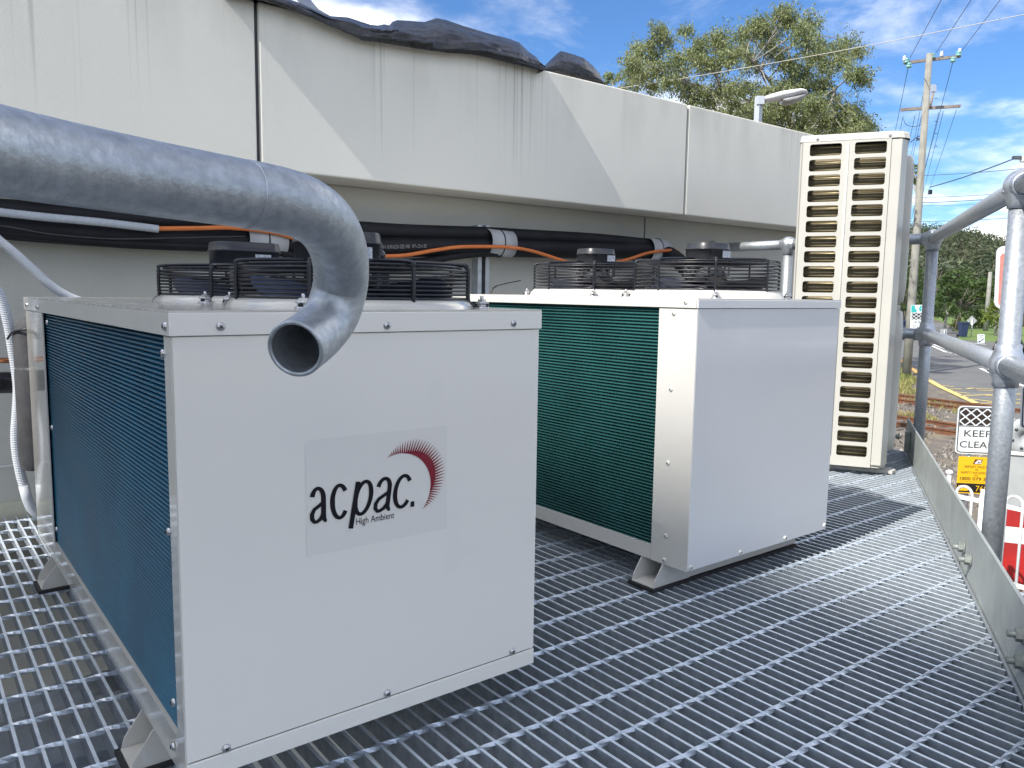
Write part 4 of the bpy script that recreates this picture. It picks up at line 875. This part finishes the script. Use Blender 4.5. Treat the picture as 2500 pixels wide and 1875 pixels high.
# wooded hill
HILL = mat('hill_ground', (.05, .065, .03), .95, col2=(.035, .05, .02), scale=.05)
def hill_z(px):      # skyline in the picture
    return interp([(1500, 690), (1900, 640), (2150, 606), (2212, 582), (2235, 578), (2260, 585), (2290, 590), (2340, 590), (2380, 597), (2420, 606), (2460, 618), (2490, 628), (2600, 660), (2900, 690), (3400, 715)], px)
mb = MB(); rows = []; HD = ((135, 0.0), (190, .30), (250, .58), (320, .82), (400, 1.0), (480, .98), (640, .8))
for i in range(61):
    px = 1500+1900*i/60; row = []
    for d, f in HD:
        p = dep(px, 712, d); top = dep(px, hill_z(px)+8, 400); row.append(V((p.x, p.y, ROADZ+(top.z-ROADZ)*f-.5)))
    rows.append(row)
mb.grid(rows, True); setting('hill', mb, HILL)
mbs = [MB(), MB(), MB()]; rnd = random.Random(5)
for i in range(1500):
    px = 1900+1000*rnd.random(); f = rnd.random()**.8; d = 135+(430-135)*f
    hf = interp(HD, d); p = dep(px, 712, d); top = dep(px, hill_z(px)+8, 400); z = ROADZ+(top.z-ROADZ)*hf-.5
    r = rnd.uniform(2.0, 4.2)*(1.0 if d < 300 else 1.15); g_ = rnd.random(); k_ = 0 if g_ < .42 else (1 if g_ < .85 else 2)
    for _ in range(6):
        c = V((p.x+rnd.gauss(0, r*.45), p.y+rnd.gauss(0, r*.45), z+r*rnd.uniform(.5, 1.6)))
        clump(mbs[k_], c, r*.55, 16, 1.15, rnd, .75, .0)
HAZ1 = mat('far_dark_leaf', (.040, .062, .030), .7, col2=(.06, .08, .04), scale=.05, isl=.35)
HAZ2 = mat('far_mid_leaf', (.065, .085, .040), .7, col2=(.09, .105, .05), scale=.05, isl=.35)
HAZ3 = mat('far_pale_leaf', (.095, .105, .060), .7, col2=(.12, .12, .075), scale=.05, isl=.35)
for m_, h_ in zip(mbs, (HAZ1, HAZ2, HAZ3)): setting('forest', m_, thin(h_, .3), 'stuff')

# ================================================================== street furniture
POLEW = mat('weathered_timber', (.28, .275, .245), .9, col2=(.21, .207, .185), scale=3, bump=.3, bscale=8, streak=((.14, .125, .10), (9, 9, .7), .58, .75))
ARMW = mat('grey_timber', (.22, .18, .15), .9, col2=(.30, .26, .22), scale=4)
GLASS = mat('green_glass_insulator', (.18, .42, .40), .15, coat=.5, spec=.6)
PORC = mat('white_porcelain', (.6, .6, .58), .3)
LINE = mat('power_cable', (.055, .07, .11), .5)
LINEP = mat('pale_cable', (.45, .43, .38), .5)
up_base = V((32.53, 15.49, ROADZ)); PD = up_base.dot(fw)
def vert(base, py):                               # height on a vertical through base at picture row py
    lo_, hi_ = -4., 40.
    for _ in range(50):
        m_ = (lo_+hi_)/2; p = V((base.x, base.y, m_)); yy_ = 937.5-F*p.dot(up)/p.dot(fw)
        if yy_ > py: lo_ = m_
        else: hi_ = m_
    return lo_
ptop = vert(up_base, 131); upole = thing('utility_pole', 'tall weathered timber power pole with two crossarms and green insulators', 'utility pole', up_base, 'timber power poles')
mb = MB(); mb.tube([up_base, up_base+V((0, 0, 3)), V((up_base.x, up_base.y, ptop))], [.175, .16, .115], 18); part('pole_shaft', mb, POLEW, upole)
def arm(a, b, name, th=.055):
    pa, pb = dep(*a, PD-.25), dep(*b, PD-.25); mb = MB(); t = (pb-pa).normalized(); w = t.cross(Z).normalized(); mb.obox((pa+pb)/2, (pb-pa)/2, w*th, Z*th); part(name, mb, ARMW, upole); return pa, pb
arm((2207, 154), (2345, 137), 'crossarm'); arm((2200, 268), (2344, 259), 'crossarm')
mb = MB(); mb.tube([dep(2278, 228, PD-.3), dep(2270, 262, PD-.35)], .05, 6); part('arm_brace', mb, ARMW, upole)
for q in ((2213, 149), (2219, 160), (2276, 137), (2340, 132), (2327, 146)):
    c = dep(*q, PD-.3); mb = MB(); mb.lathe(c, [(0, -.10), (.09, -.09), (.12, -.03), (.06, .0), (.11, .03), (.10, .09), (0, .12)], 14); part('insulator', mb, GLASS, upole)
for q in ((2208, 142), (2299, 131), (2343, 124)):
    c = dep(*q, PD-.3); mb = MB(); mb.lathe(c, [(0, -.12), (.07, -.1), (.07, -.06), (.04, -.05), (.07, -.03), (.07, .01), (.04, .02), (.06, .05), (.05, .09), (0, .1)], 12); part('insulator', mb, PORC, upole)
for q, w in (((2279, 216), .09), ((2271, 469), .055)):
    c = dep(*q, PD-.25); mb = MB(); mb.obox(c, rt*w, fw*.06, up*w*1.6); part('fuse_box', mb, GALV if w > .07 else BLACKP, upole)
mb = MB()
for i, y_ in enumerate((207, 240, 296, 326, 357)): p = dep(2281, y_, PD-.18); mb.tube([p, p+rt*.13], .012, 5)
part('step_pegs', mb, STEEL, upole)
mb = MB(); mb.tube(smooth([dep(2206, 290, PD-.4), dep(2212, 304, PD-.4), dep(2235, 309, PD-.4), dep(2254, 300, PD-.3)], 5), .012, 5); mb.tube(smooth([dep(2223, 347, PD-.4), dep(2240, 334, PD-.4), dep(2252, 330, PD-.3)], 4), .022, 5)
for q in ((2240, 340), (2245, 340), (2250, 340)): mb.obox(dep(*q, PD-.35), rt*.025, fw*.03, up*.05)
part('jumper_lead', mb, LINE, upole)
def wire(a, da, b, db, label, r=.012, m=LINE, sag=0.0, name='power_line'):
    pa, pb = dep(*a, da), dep(*b, db); P = [pa.lerp(pb, i/16)-Z*(sag*4*(i/16)*(1-i/16)) for i in range(17)]
    mb = MB(); mb.tube(P, r, 6); single(name, mb, m, label, 'power line', 'overhead lines')
for (a, b), lab in zip((((2221, 142), (2440, -262)), ((2286, 128), (2545, -262)), ((2348, 124), (2640, -262))),
                       ('left wire rising from the upper crossarm', 'middle wire rising from the top of the timber pole', 'right wire rising from the right end of the upper crossarm')):
    wire(a, PD-.3, b, 17, lab, .011)
for i, ((a, b), lab) in enumerate(zip((((2217, 166), (2150, 485)), ((2326, 152), (2222, 545)), ((2205, 284), (2160, 470)), ((2234, 282), (2182, 500)), ((2250, 282), (2200, 505)), ((2292, 275), (2228, 520)), ((2303, 272), (2240, 520)), ((2335, 268), (2252, 505)), ((2263, 185), (2203, 480))),
        ('wire dropping away from the left insulator of the upper crossarm', 'wire dropping away from the right insulator of the upper crossarm', 'outermost left wire leaving the lower crossarm', 'second wire from the left leaving the lower crossarm', 'wire leaving the lower crossarm just left of the timber pole', 'wire leaving the lower crossarm just right of the timber pole', 'second wire right of the timber pole on the lower crossarm', 'outermost right wire leaving the lower crossarm', 'wire leaving the back of the timber pole between both crossarms'))):
    wire(a, PD-.2, b, 75, lab, .013 if i < 2 else .011, sag=.2)
wire((1480, 220), 30, (2620, 10), 22, 'long pale wire crossing in front of the eucalyptus crown', .011, LINEP, .12)
wire((2270, 457), PD-.3, (2474, 388), 24, 'thick service cable sloping up to the grey bracket at the right edge', .020, LINE, .05)
for a, b, lab, r_ in (((2205, 430), (2580, 402), 'highest level wire crossing right of the timber pole', .016), ((2205, 483), (2580, 461), 'upper of the two close level wires right of the pole', .014), ((2205, 496), (2580, 471), 'lower of the two close level wires right of the pole', .020), ((2205, 502), (2580, 487), 'faint thin wire under the two close level wires', .008), ((2205, 541), (2580, 523), 'lowest level wire right of the timber pole', .014)):
    wire(a, 46, b, 42, lab, r_, LINE, .1)
mb = MB(); c = dep(2484, 385, 24); mb.obox(c, rt*.14, fw*.05, up*.045); mb.obox(dep(2502, 388, 24), rt*.12, fw*.06, up*.09, 1); single('cable_bracket', mb, [STEEL, PORC], 'grey cable bracket at the right edge holding the service cable', 'bracket')
b2 = dep(2404, 832, 80); b2 = V((b2.x, b2.y, ROADZ)); z2 = vert(b2, 664); mb = MB(); mb.tube([b2, V((b2.x, b2.y, z2))], [.24, .17], 12)
single('utility_pole', mb, POLEW, 'slim far timber pole standing among the trees', 'utility pole', 'timber power poles')
# street light over the parapet
SD = 14.0; lb = dep(1848, 400, SD); st = thing('street_light', 'pale street light on a square post behind the parapet', 'street light', V((lb.x, lb.y, ROADZ)))
lt = dep(1853, 236, SD); mb = MB(); mb.box(lt.x-.052, lt.x+.052, lt.y-.052, lt.y+.052, ROADZ, lt.z); part('post', mb, mat('post_grey', (.45, .48, .52), .5, .3), st, bevel=.006)
lc = dep(1856, 238, SD); mb = MB(); mb.obox(dep(1855, 247, SD), rt*.065, fw*.065, up*.075); part('post_cap', mb, MATS['post_grey'], st, bevel=.005)
def lamp_row(x, ytop, ybot, w, n=12):
    cy = (ytop+ybot)/2; h = (ybot-ytop)/2*SD/F; c = dep(x, cy, SD); return [c+up*(math.sin(2*math.pi*k/n)*h)+fw*(math.cos(2*math.pi*k/n)*w) for k in range(n)]
mb = MB(); rows = [lamp_row(*q) for q in ((1862, 240, 246, .03), (1868, 235, 247, .07), (1884, 230, 248, .12), (1905, 225, 245, .16), (1930, 221, 241, .17), (1950, 219, 234, .16), (1964, 222, 231, .12), (1971, 227, 230, .05))]
mb.grid(rows, True, True); mb.face(rows[0]); mb.face(rows[-1]); part('lamp_housing', mb, mat('lamp_shell', (.72, .72, .74), .4), st)
mb = MB(); rows = [lamp_row(*q) for q in ((1908, 243, 252, .11), (1918, 240, 257, .13), (1940, 236, 252, .13), (1958, 231, 244, .11), (1968, 229, 234, .06))]
mb.grid(rows, True, True); mb.face(rows[0]); mb.face(rows[-1]); part('lamp_lens', mb, mat('prismatic_lens', (.33, .33, .33), .25, bump=.6, bscale=120, coat=.4), st)

# ---- signs
SIGNW = mat('sign_white', (.66, .70, .72), .4); SIGNK = mat('sign_black', (.015, .013, .012), .4); SIGNY = mat('sign_yellow', (.78, .46, .012), .4)
SIGNB = mat('sign_back', (.38, .39, .38), .5, .3); TEAL = mat('sign_teal', (.03, .38, .36), .4); LATD = mat('lattice_dark', (.028, .016, .011), .45); SIGNR = mat('sign_red', (.52, .15, .12), .5, col2=(.60, .30, .26), scale=9)
def plate(parent, O, U, Vv, poly, th, m, off=0, name='panel'):
    O, U, Vv = V(O), V(U), V(Vv); nn = U.cross(Vv).normalized(); mb = MB(); P = [O+U*a+Vv*b+nn*off for a, b in poly]; mb.prism(P, -nn*th if th > 0 else nn*-th); return part(name, mb, m, parent, weld=True)
def signpost(parent, O, r=.03, top=None): mb = MB(); mb.tube([V((O.x, O.y, ROADZ)), V((O.x, O.y, top if top else O.z))], r, 10); part('sign_post', mb, GALV, parent)
def lattice(parent, O, U, Vv, u0, u1, v0, v1, nx, m=LATD, half=.40):
    w = (u1-u0)/nx; nn = V(U).cross(V(Vv)).normalized(); ny = max(1, round((v1-v0)/w*1.25)); h = (v1-v0)/ny
    for i in range(nx*2+1):
        for j in range(ny*2+1):
            if (i+j) % 2: continue
            cx_, cy_ = u0+i*w/2, v0+j*h/2; q = [(cx_+w*half, cy_), (cx_, cy_+h*half), (cx_-w*half, cy_), (cx_, cy_-h*half)]
            q = [(min(u1, max(u0, a)), min(v1, max(v0, b))) for a, b in q]; d_ = []
            for p in q:
                if not d_ or (abs(p[0]-d_[-1][0])+abs(p[1]-d_[-1][1])) > 1e-6: d_.append(p)
            if len(d_) > 2 and abs(sum(d_[k][0]*d_[(k+1) % len(d_)][1]-d_[(k+1) % len(d_)][0]*d_[k][1] for k in range(len(d_)))) > 1e-7:
                mb = MB(); mb.face([V(O)+V(U)*a+V(Vv)*b+nn*.0016 for a, b in d_]); part('lattice_diamond', mb, m, parent)
KD = 9.2; O = dep(2331, 1107, KD); KW, KHH = .515, .56
sU = (rt*.985-up*.030-fw*.17).normalized(); sV = (Z-sU*Z.dot(sU)).normalized()
ks = thing('keep_clear_sign', 'large white KEEP CLEAR sign with a dark lattice band behind the near post', 'sign', O, 'keep clear signs')
plate(ks, O, sU, sV, rrect(0, KW, 0, KHH, .05, 5), .006, SIGNW)
mb = MB(); nn = sU.cross(sV).normalized(); A_ = rrect(.014, KW-.014, .014, KHH-.014, .042, 5); B_ = rrect(.024, KW-.024, .024, KHH-.024, .034, 5)
mb.grid([[O+sU*a+sV*b+nn*.0014 for a, b in q] for q in (A_, B_)], False, True); part('border', mb, SIGNK, ks)
lattice(ks, O, sU, sV, .026, KW-.026, .335, KHH-.028, 4)
plate(ks, O, sU, sV, [(.018, .322), (KW-.018, .322), (KW-.018, .330), (.018, .330)], .0005, SIGNK, .0022, 'band_line')
text('KEEP', 'letter', SIGNK, ks, O, sU, sV, (.085, .375, .205, .280), 0, .002); text('CLEAR', 'letter', SIGNK, ks, O, sU, sV, (.045, .415, .075, .150), 0, .002)
signpost(ks, O+sU*.17-nn*.05, .03, O.z+.5)
YO = dep(2334, 1203, KD-.02); YW, YH = .40, .43
ys = thing('fault_report_sign', 'yellow sign for reporting faults under the large keep clear sign', 'sign', YO)
plate(ys, YO, sU, sV, rrect(0, YW, 0, YH, .012, 3), .005, SIGNY)
BRN = mat('sign_brown_ink', (.10, .045, .008), .5)
for s_, bx in (('REPORT FAULTS', (.07, .325, .300, .328)), ('OR', (.185, .215, .270, .292)), ('SAFETY INCIDENTS', (.035, .345, .232, .258)), ('ON', (.18, .215, .204, .224)), ('1800 079 303', (.03, .365, .155, .192)), ('Your call may prevent an incident', (.03, .36, .135, .145))):
    text(s_, 'letter', BRN, ys, YO, sU, sV, bx, 0, .002, .012 if '1800' in s_ else 0)
plate(ys, YO, sU, sV, [(0, .012), (YW, .012), (YW, .118), (0, .118)], .0005, SIGNK, .001, 'black_band')
plate(ys, YO, sU, sV, [(.02, .030), (.115, .030), (.150, .060), (.115, .092), (.02, .092)], .0005, SIGNY, .002, 'arrow')
text('768', 'letter', SIGNY, ys, YO, sU, sV, (.205, .33, .030, .095), 0, .0022)
plate(ys, YO, sU, sV, [(.155, .345), (.235, .345), (.260, .402), (.175, .402)], .0005, mat('emblem_maroon', (.13, .015, .02), .4), .001, 'emblem')
plate(ys, YO, sU, sV, [(.172, .352), (.245, .352), (.2475, .360), (.2, .360), (.215, .378), (.225, .366), (.236, .366), (.246, .394), (.205, .394), (.172, .358)], .0005, SIGNW, .002, 'emblem_mark')

fs = up_base+(-fw*.26)-rt*.02; FO = dep(2222, 803, PD-.42); fU = (rt*.97-fw*.2).normalized(); fV = (Z-fU*Z.dot(fU)).normalized(); FW_, FH_ = .78, .96
fsn = thing('keep_clear_sign', 'small far teal and white KEEP CLEAR sign fixed to the timber pole', 'sign', FO, 'keep clear signs')
plate(fsn, FO, fU, fV, rrect(0, FW_, 0, FH_, .04, 3), .006, SIGNW)
plate(fsn, FO, fU, fV, [(.02, .66), (.22, .66), (.22, .80), (.16, .80), (.16, .94), (.02, .94)], .0005, TEAL, .003, 'teal_patch'); plate(fsn, FO, fU, fV, [(.34, .68), (.42, .74), (.38, .80), (.42, .92), (.34, .92), (.30, .80)], .0005, TEAL, .003, 'teal_patch'); plate(fsn, FO, fU, fV, [(.5, .68), (.62, .74), (.56, .80), (.62, .92), (.5, .92)], .0005, TEAL, .003, 'teal_patch')
lattice(fsn, FO, fU, fV, .04, FW_-.04, .37, .64, 4, SIGNK)
text('KEEP', 'letter', SIGNK, fsn, FO, fU, fV, (.16, .62, .22, .32), 0, .003); text('CLEAR', 'letter', SIGNK, fsn, FO, fU, fV, (.10, .68, .05, .15), 0, .003)

dd = 66; DO = dep(2373, 783, dd); ds = thing('diamond_sign', 'grey back of a diamond warning sign in front of the trees', 'sign', DO)
h_ = 12.5*dd/F; plate(ds, DO, rt, up, [(-h_, 0), (0, -h_), (h_, 0), (0, h_)], .02, SIGNB, 0, 'panel'); signpost(ds, DO-fw*.06, .045, DO.z+h_*.5)
BO = dep(2296, 821, 62); bs = thing('sign_back', 'small grey square sign back beside the pale tree trunks', 'sign', BO); w_ = 16*62/F; plate(bs, BO, rt, up, [(0, 0), (w_, 0), (w_, w_*1.15), (0, w_*1.15)], .02, SIGNB); signpost(bs, BO+rt*w_*.5-fw*.05, .04, BO.z+w_)
LO2 = dep(2386.5, 838, 57); ls = thing('keep_left_sign', 'white KEEP LEFT sign with a black arrow on the traffic island', 'sign', LO2)
w_, h2 = 17.5*57/F, 22*57/F; plate(ls, LO2, rt, up, rrect(0, w_, 0, h2, .05, 3), .01, SIGNW); signpost(ls, LO2+rt*w_*.5+fw*.05, .035, LO2.z+h2*.5)
text('KEEP', 'letter', SIGNK, ls, LO2, rt, up, (.12, w_-.10, h2*.78, h2*.90), 0, .008); text('LEFT', 'letter', SIGNK, ls, LO2, rt, up, (.14, w_-.12, h2*.58, h2*.70), 0, .008)
plate(ls, LO2, rt, up, [(.06, .05), (.23, .07), (.185, .11), (w_-.05, .30), (w_-.08, .35), (.155, .155), (.10, .20)], .001, SIGNK, .008, 'arrow')
RO = dep(2427, 753, 6.0); RU = (rt*.97-fw*.2).normalized(); RV = (Z-RU*Z.dot(RU)).normalized(); rsn = thing('banner_sign', 'faded red sign with rounded white edge half hidden by the near post', 'sign', RO)
rv = 150*6/F; plate(rsn, RO, RU, RV, rrect(0, .20, 0, rv, .05, 6), .006, SIGNW); plate(rsn, RO, RU, RV, rrect(.026, .182, .016, rv-.055, .03, 4), .0005, SIGNR, .0015, 'red_field')
for z_ in (.10, .34):
    mb = MB(); A_ = [(.075, z_), (.11, z_+.045), (.145, z_), (.11, z_-.045)]; B_ = [(.085, z_), (.11, z_+.032), (.135, z_), (.11, z_-.032)]; nn2 = RU.cross(RV).normalized(); mb.grid([[RO+RU*a+RV*b+nn2*.003 for a, b in q] for q in (A_, B_)], False, True); part('diamond_mark', mb, SIGNK, rsn)
signpost(rsn, RO+RU*.085-nn2*.05, .025, RO.z+rv*.6)

# ---- level crossing gear at the right edge
SC = dep(2462, 872, 7.4); sg = thing('crossing_signal', 'round black crossing light target behind the near post', 'signal', V((SC.x, SC.y, ROADZ)))
sax = (-fw*.9+rt*.3); sax.z = 0; sax.normalize(); mb = MB(); mb.lathe(SC, [(0, 0), (.215, 0), (.222, -.006), (.215, -.012), (0, -.012)], 40, sax); part('target_board', mb, SIGNK, sg)
mb = MB(); mb.lathe(SC, [(.10, .0), (.10, .02), (.09, .03), (0, .045)], 24, sax); part('lens', mb, mat('dark_red_lens', (.10, .005, .005), .15, coat=.5), sg)
mb = MB(); mb.torus(SC+sax*.09, sax.cross(Z), Z, .108, .004, 24, 6, arc=(-.3, 3.44)); mb.grid([[SC+sax*s_+(sax.cross(Z)*math.cos(a*.2)+Z*math.sin(a*.2))*.108 for a in range(-1, 18)] for s_ in (0.0, .18)], True); part('hood', mb, SIGNK, sg)
mb = MB(); c_ = SC+rt*.42; mb.tube([V((c_.x, c_.y, ROADZ)), V((c_.x, c_.y, SC.z+.25))], .045, 14); mb.tube([SC-sax*.02, V((c_.x, c_.y, SC.z))], .03, 10); part('signal_post', mb, GALV, sg)
WO = dep(2490, 1046, 6.6); wsn = thing('route_sign', 'white sign with a black border cut by the right picture edge', 'sign', WO); plate(wsn, WO, RU, RV, rrect(0, .36, 0, .36, .03, 4), .006, SIGNW)
mb = MB(); A_ = rrect(.010, .35, .010, .35, .024, 4); B_ = rrect(.020, .34, .020, .34, .018, 4); mb.grid([[WO+RU*a+RV*b+nn2*.0015 for a, b in q] for q in (A_, B_)], False, True); part('border', mb, SIGNK, wsn); signpost(wsn, WO+RU*.2-nn2*.05, .03, WO.z+.3)
BD = 8.6; bO = dep(2446, 1235, BD); bx = thing('boom_gate_machine', 'grey boom gate machine on a red and white striped base', 'boom gate', V((bO.x, bO.y, ROADZ)))
bU = (rt*.93-fw*.36); bU.z = 0; bU.normalize(); bN = V((bU.y, -bU.x, 0)); CAB = mat('cabinet_grey', (.40, .42, .42), .6, col2=(.34, .36, .36), scale=3, bump=.1, bscale=30); BRED = mat('boom_red', (.42, .018, .016), .5, col2=(.30, .02, .02), scale=4)
c0 = bO+bU*.36-bN*.02; zt = dep(2446, 1107, BD).z; zb2 = bO.z
mb = MB(); mb.obox(V((c0.x, c0.y, (zt+zb2)/2))-bN*.25, bU*.38, bN*.25, Z*((zt-zb2)/2)); part('cabinet', mb, CAB, bx, bevel=.012)
mb = MB(); mb.obox(V((c0.x, c0.y, zt+.020))-bN*.25, bU*.40, bN*.27, Z*.021); part('cabinet_flange', mb, WPAINT, bx, bevel=.006)
for y_ in (1116, 1149):
    q = dep(2474, y_, BD-.02); mb = MB(); mb.obox(q-bU*.03, bU*.09, bN*.008, Z*.007); mb.obox(q+bU*.04-Z*.035+bN*.012, bU*.012+Z*-.012, bN*.01, Z*.030); part('latch', mb, STEEL, bx)
z3 = dep(2446, 1287, BD).z; z4 = dep(2446, 1328, BD).z; lev = [(zb2-.003, z3, BRED), (z3-.001, z4, WPAINT), (z4-.001, ROADZ, BRED)]
for i, (a, b, m_) in enumerate(lev): mb = MB(); mb.obox(V((c0.x, c0.y, (a+b)/2))-bN*.22, bU*.30, bN*.20, Z*(abs(a-b)/2-.001)); part('base_stripe', mb, m_, bx)
mc = dep(2500, 1066, BD-.1); mb = MB(); mb.lathe(mc, [(0, .03), (.05, .03), (.05, .05), (.16, .05), (.19, .03), (.19, -.05)], 28, bN); part('pivot_housing', mb, CAB, bx)
for k_ in range(6):
    a = k_*1.047+.3; q = mc+bN*.05+(bU*math.cos(a)+Z*math.sin(a))*.12; mb = MB(); mb.lathe(q, [(.016, 0), (.016, .012), (0, .014)], 6, bN); part('bolt', mb, STEEL, bx)
q = dep(2470, 1050, BD-.06); mb = MB(); mb.obox(q, bU*.02, bN*.03, Z*.13); part('frame_bar', mb, CAB, bx)
# white bow-top fence
FA, FB = dep(2334, 1188, 8.05), dep(2472, 1206, 7.62); fd = (FB-FA); fd.z = 0; fd.normalize(); fz = (FA.z+FB.z)/2
WST = mat('white_steel', (.74, .75, .76), .35)
fence = thing('bow_top_fence', 'white hooped tubular steel fence beside the crossing', 'fence', V((FA.x, FA.y, ROADZ)))
PH = .232
for i in range(-1, 7):
    s0 = i*PH+.012; a = FA+fd*s0; a.z = 0; b = a+fd*.148; r_ = .074; top = fz-r_
    P = [a+Z*(ROADZ-.1), a+Z*top] + [a+fd*(r_-r_*math.cos(t_))+Z*(top+r_*math.sin(t_)) for t_ in [math.pi*k/10 for k in range(1, 10)]] + [b+Z*top, b+Z*(ROADZ-.1)]
    mb = MB(); mb.tube(P, .0135, 12); part('hoop', mb, WST, fence)
for z_ in (fz-.115, fz-.86):
    mb = MB(); mb.obox(FA+fd*.7+Z*(z_-FA.z), fd*1.0, fd.cross(Z)*.012, Z*.02); part('fence_rail', mb, WST, fence)
pp = FA+fd*.270; mb = MB(); mb.tube([V((pp.x, pp.y, ROADZ)), V((pp.x, pp.y, fz+.005))], .030, 12); part('fence_post', mb, WST, fence)
mb = MB(); p = dep(2318, 1153, 12.0); mb.tube([V((p.x, p.y, ROADZ)), p], .03, 12); mb.sphere(p, .055, 14, 8, (1, 1, .7)); single('white_marker', mb, WST, 'small white marker knob on the gravel just past the toe plate', 'marker post')

# ---- car and bin far off
cb = G(2216, 800); cb = dep(2212, 796, 62); cb.z = ROADZ
car = thing('parked_car', 'dark blue car partly hidden behind the timber power pole', 'car', cb); cf = (V((.85, .52, 0))).normalized(); cs_ = V((cf.y, -cf.x, 0)); CARB = mat('car_paint', (.012, .016, .05), .25, coat=.8); CARG = mat('car_glass', (.01, .012, .015), .08, coat=.5)
side = [(-2.1, .35), (-2.15, .7), (-1.95, .92), (-1.2, 1.0), (-.55, 1.42), (.7, 1.45), (1.5, 1.02), (2.05, .95), (2.15, .6), (2.1, .32)]
mb = MB(); rows = [[cb+cf*a+cs_*(w*(.82 if b > 1.1 else 1))+Z*b for a, b in side] for w in (-.86, .86)]; mb.grid(rows, False, True); mb.face(rows[0]); mb.face(rows[1][::-1]); part('body', mb, CARB, car)
mb = MB(); mb.face([cb+cf*a+cs_*w+Z*b for a, b, w in ((-1.14, 1.05, -.76), (-.62, 1.37, -.66), (-.62, 1.37, .66), (-1.14, 1.05, .76))]); part('windscreen', mb, CARG, car)
for s_ in (-.66, .66):
    mb = MB(); mb.obox(cb-cf*2.08+cs_*s_+Z*.72, cf*.06, cs_*.16, Z*.08); part('headlight', mb, PORC, car)
for a in (-1.35, 1.35):
    for s_ in (-.80, .80): mb = MB(); mb.lathe(cb+cf*a+cs_*s_+Z*.32, [(0, -.1), (.32, -.1), (.32, .1), (0, .1)], 18, cs_); part('wheel', mb, RUBBER, car)
p = dep(2350, 826, 66); mb = MB(); p.z = ROADZ; BINB = mat('bin_blue', (.02, .035, .09), .5)
bin_ = thing('wheelie_bin', 'dark blue wheelie bin standing in the shade under the trees', 'bin', p); r_, f_ = rt*1, V((fw.x, fw.y, 0))
mb.grid([[p+r_*a*w+f_*b*w+Z*h for a, b in ((-.3, -.3), (.3, -.3), (.3, .3), (-.3, .3))] for w, h in ((.75, .05), (1, 1.15))], False, True); part('tub', mb, BINB, bin_)
mb = MB(); mb.obox(p+Z*1.2, r_*.33, f_*.36, Z*.05); part('lid', mb, BINB, bin_)
for s_ in (-.28, .28): mb = MB(); mb.lathe(p+r_*s_+f_*.3+Z*.11, [(0, -.03), (.11, -.03), (.11, .03), (0, .03)], 12, r_); part('wheel', mb, RUBBER, bin_)
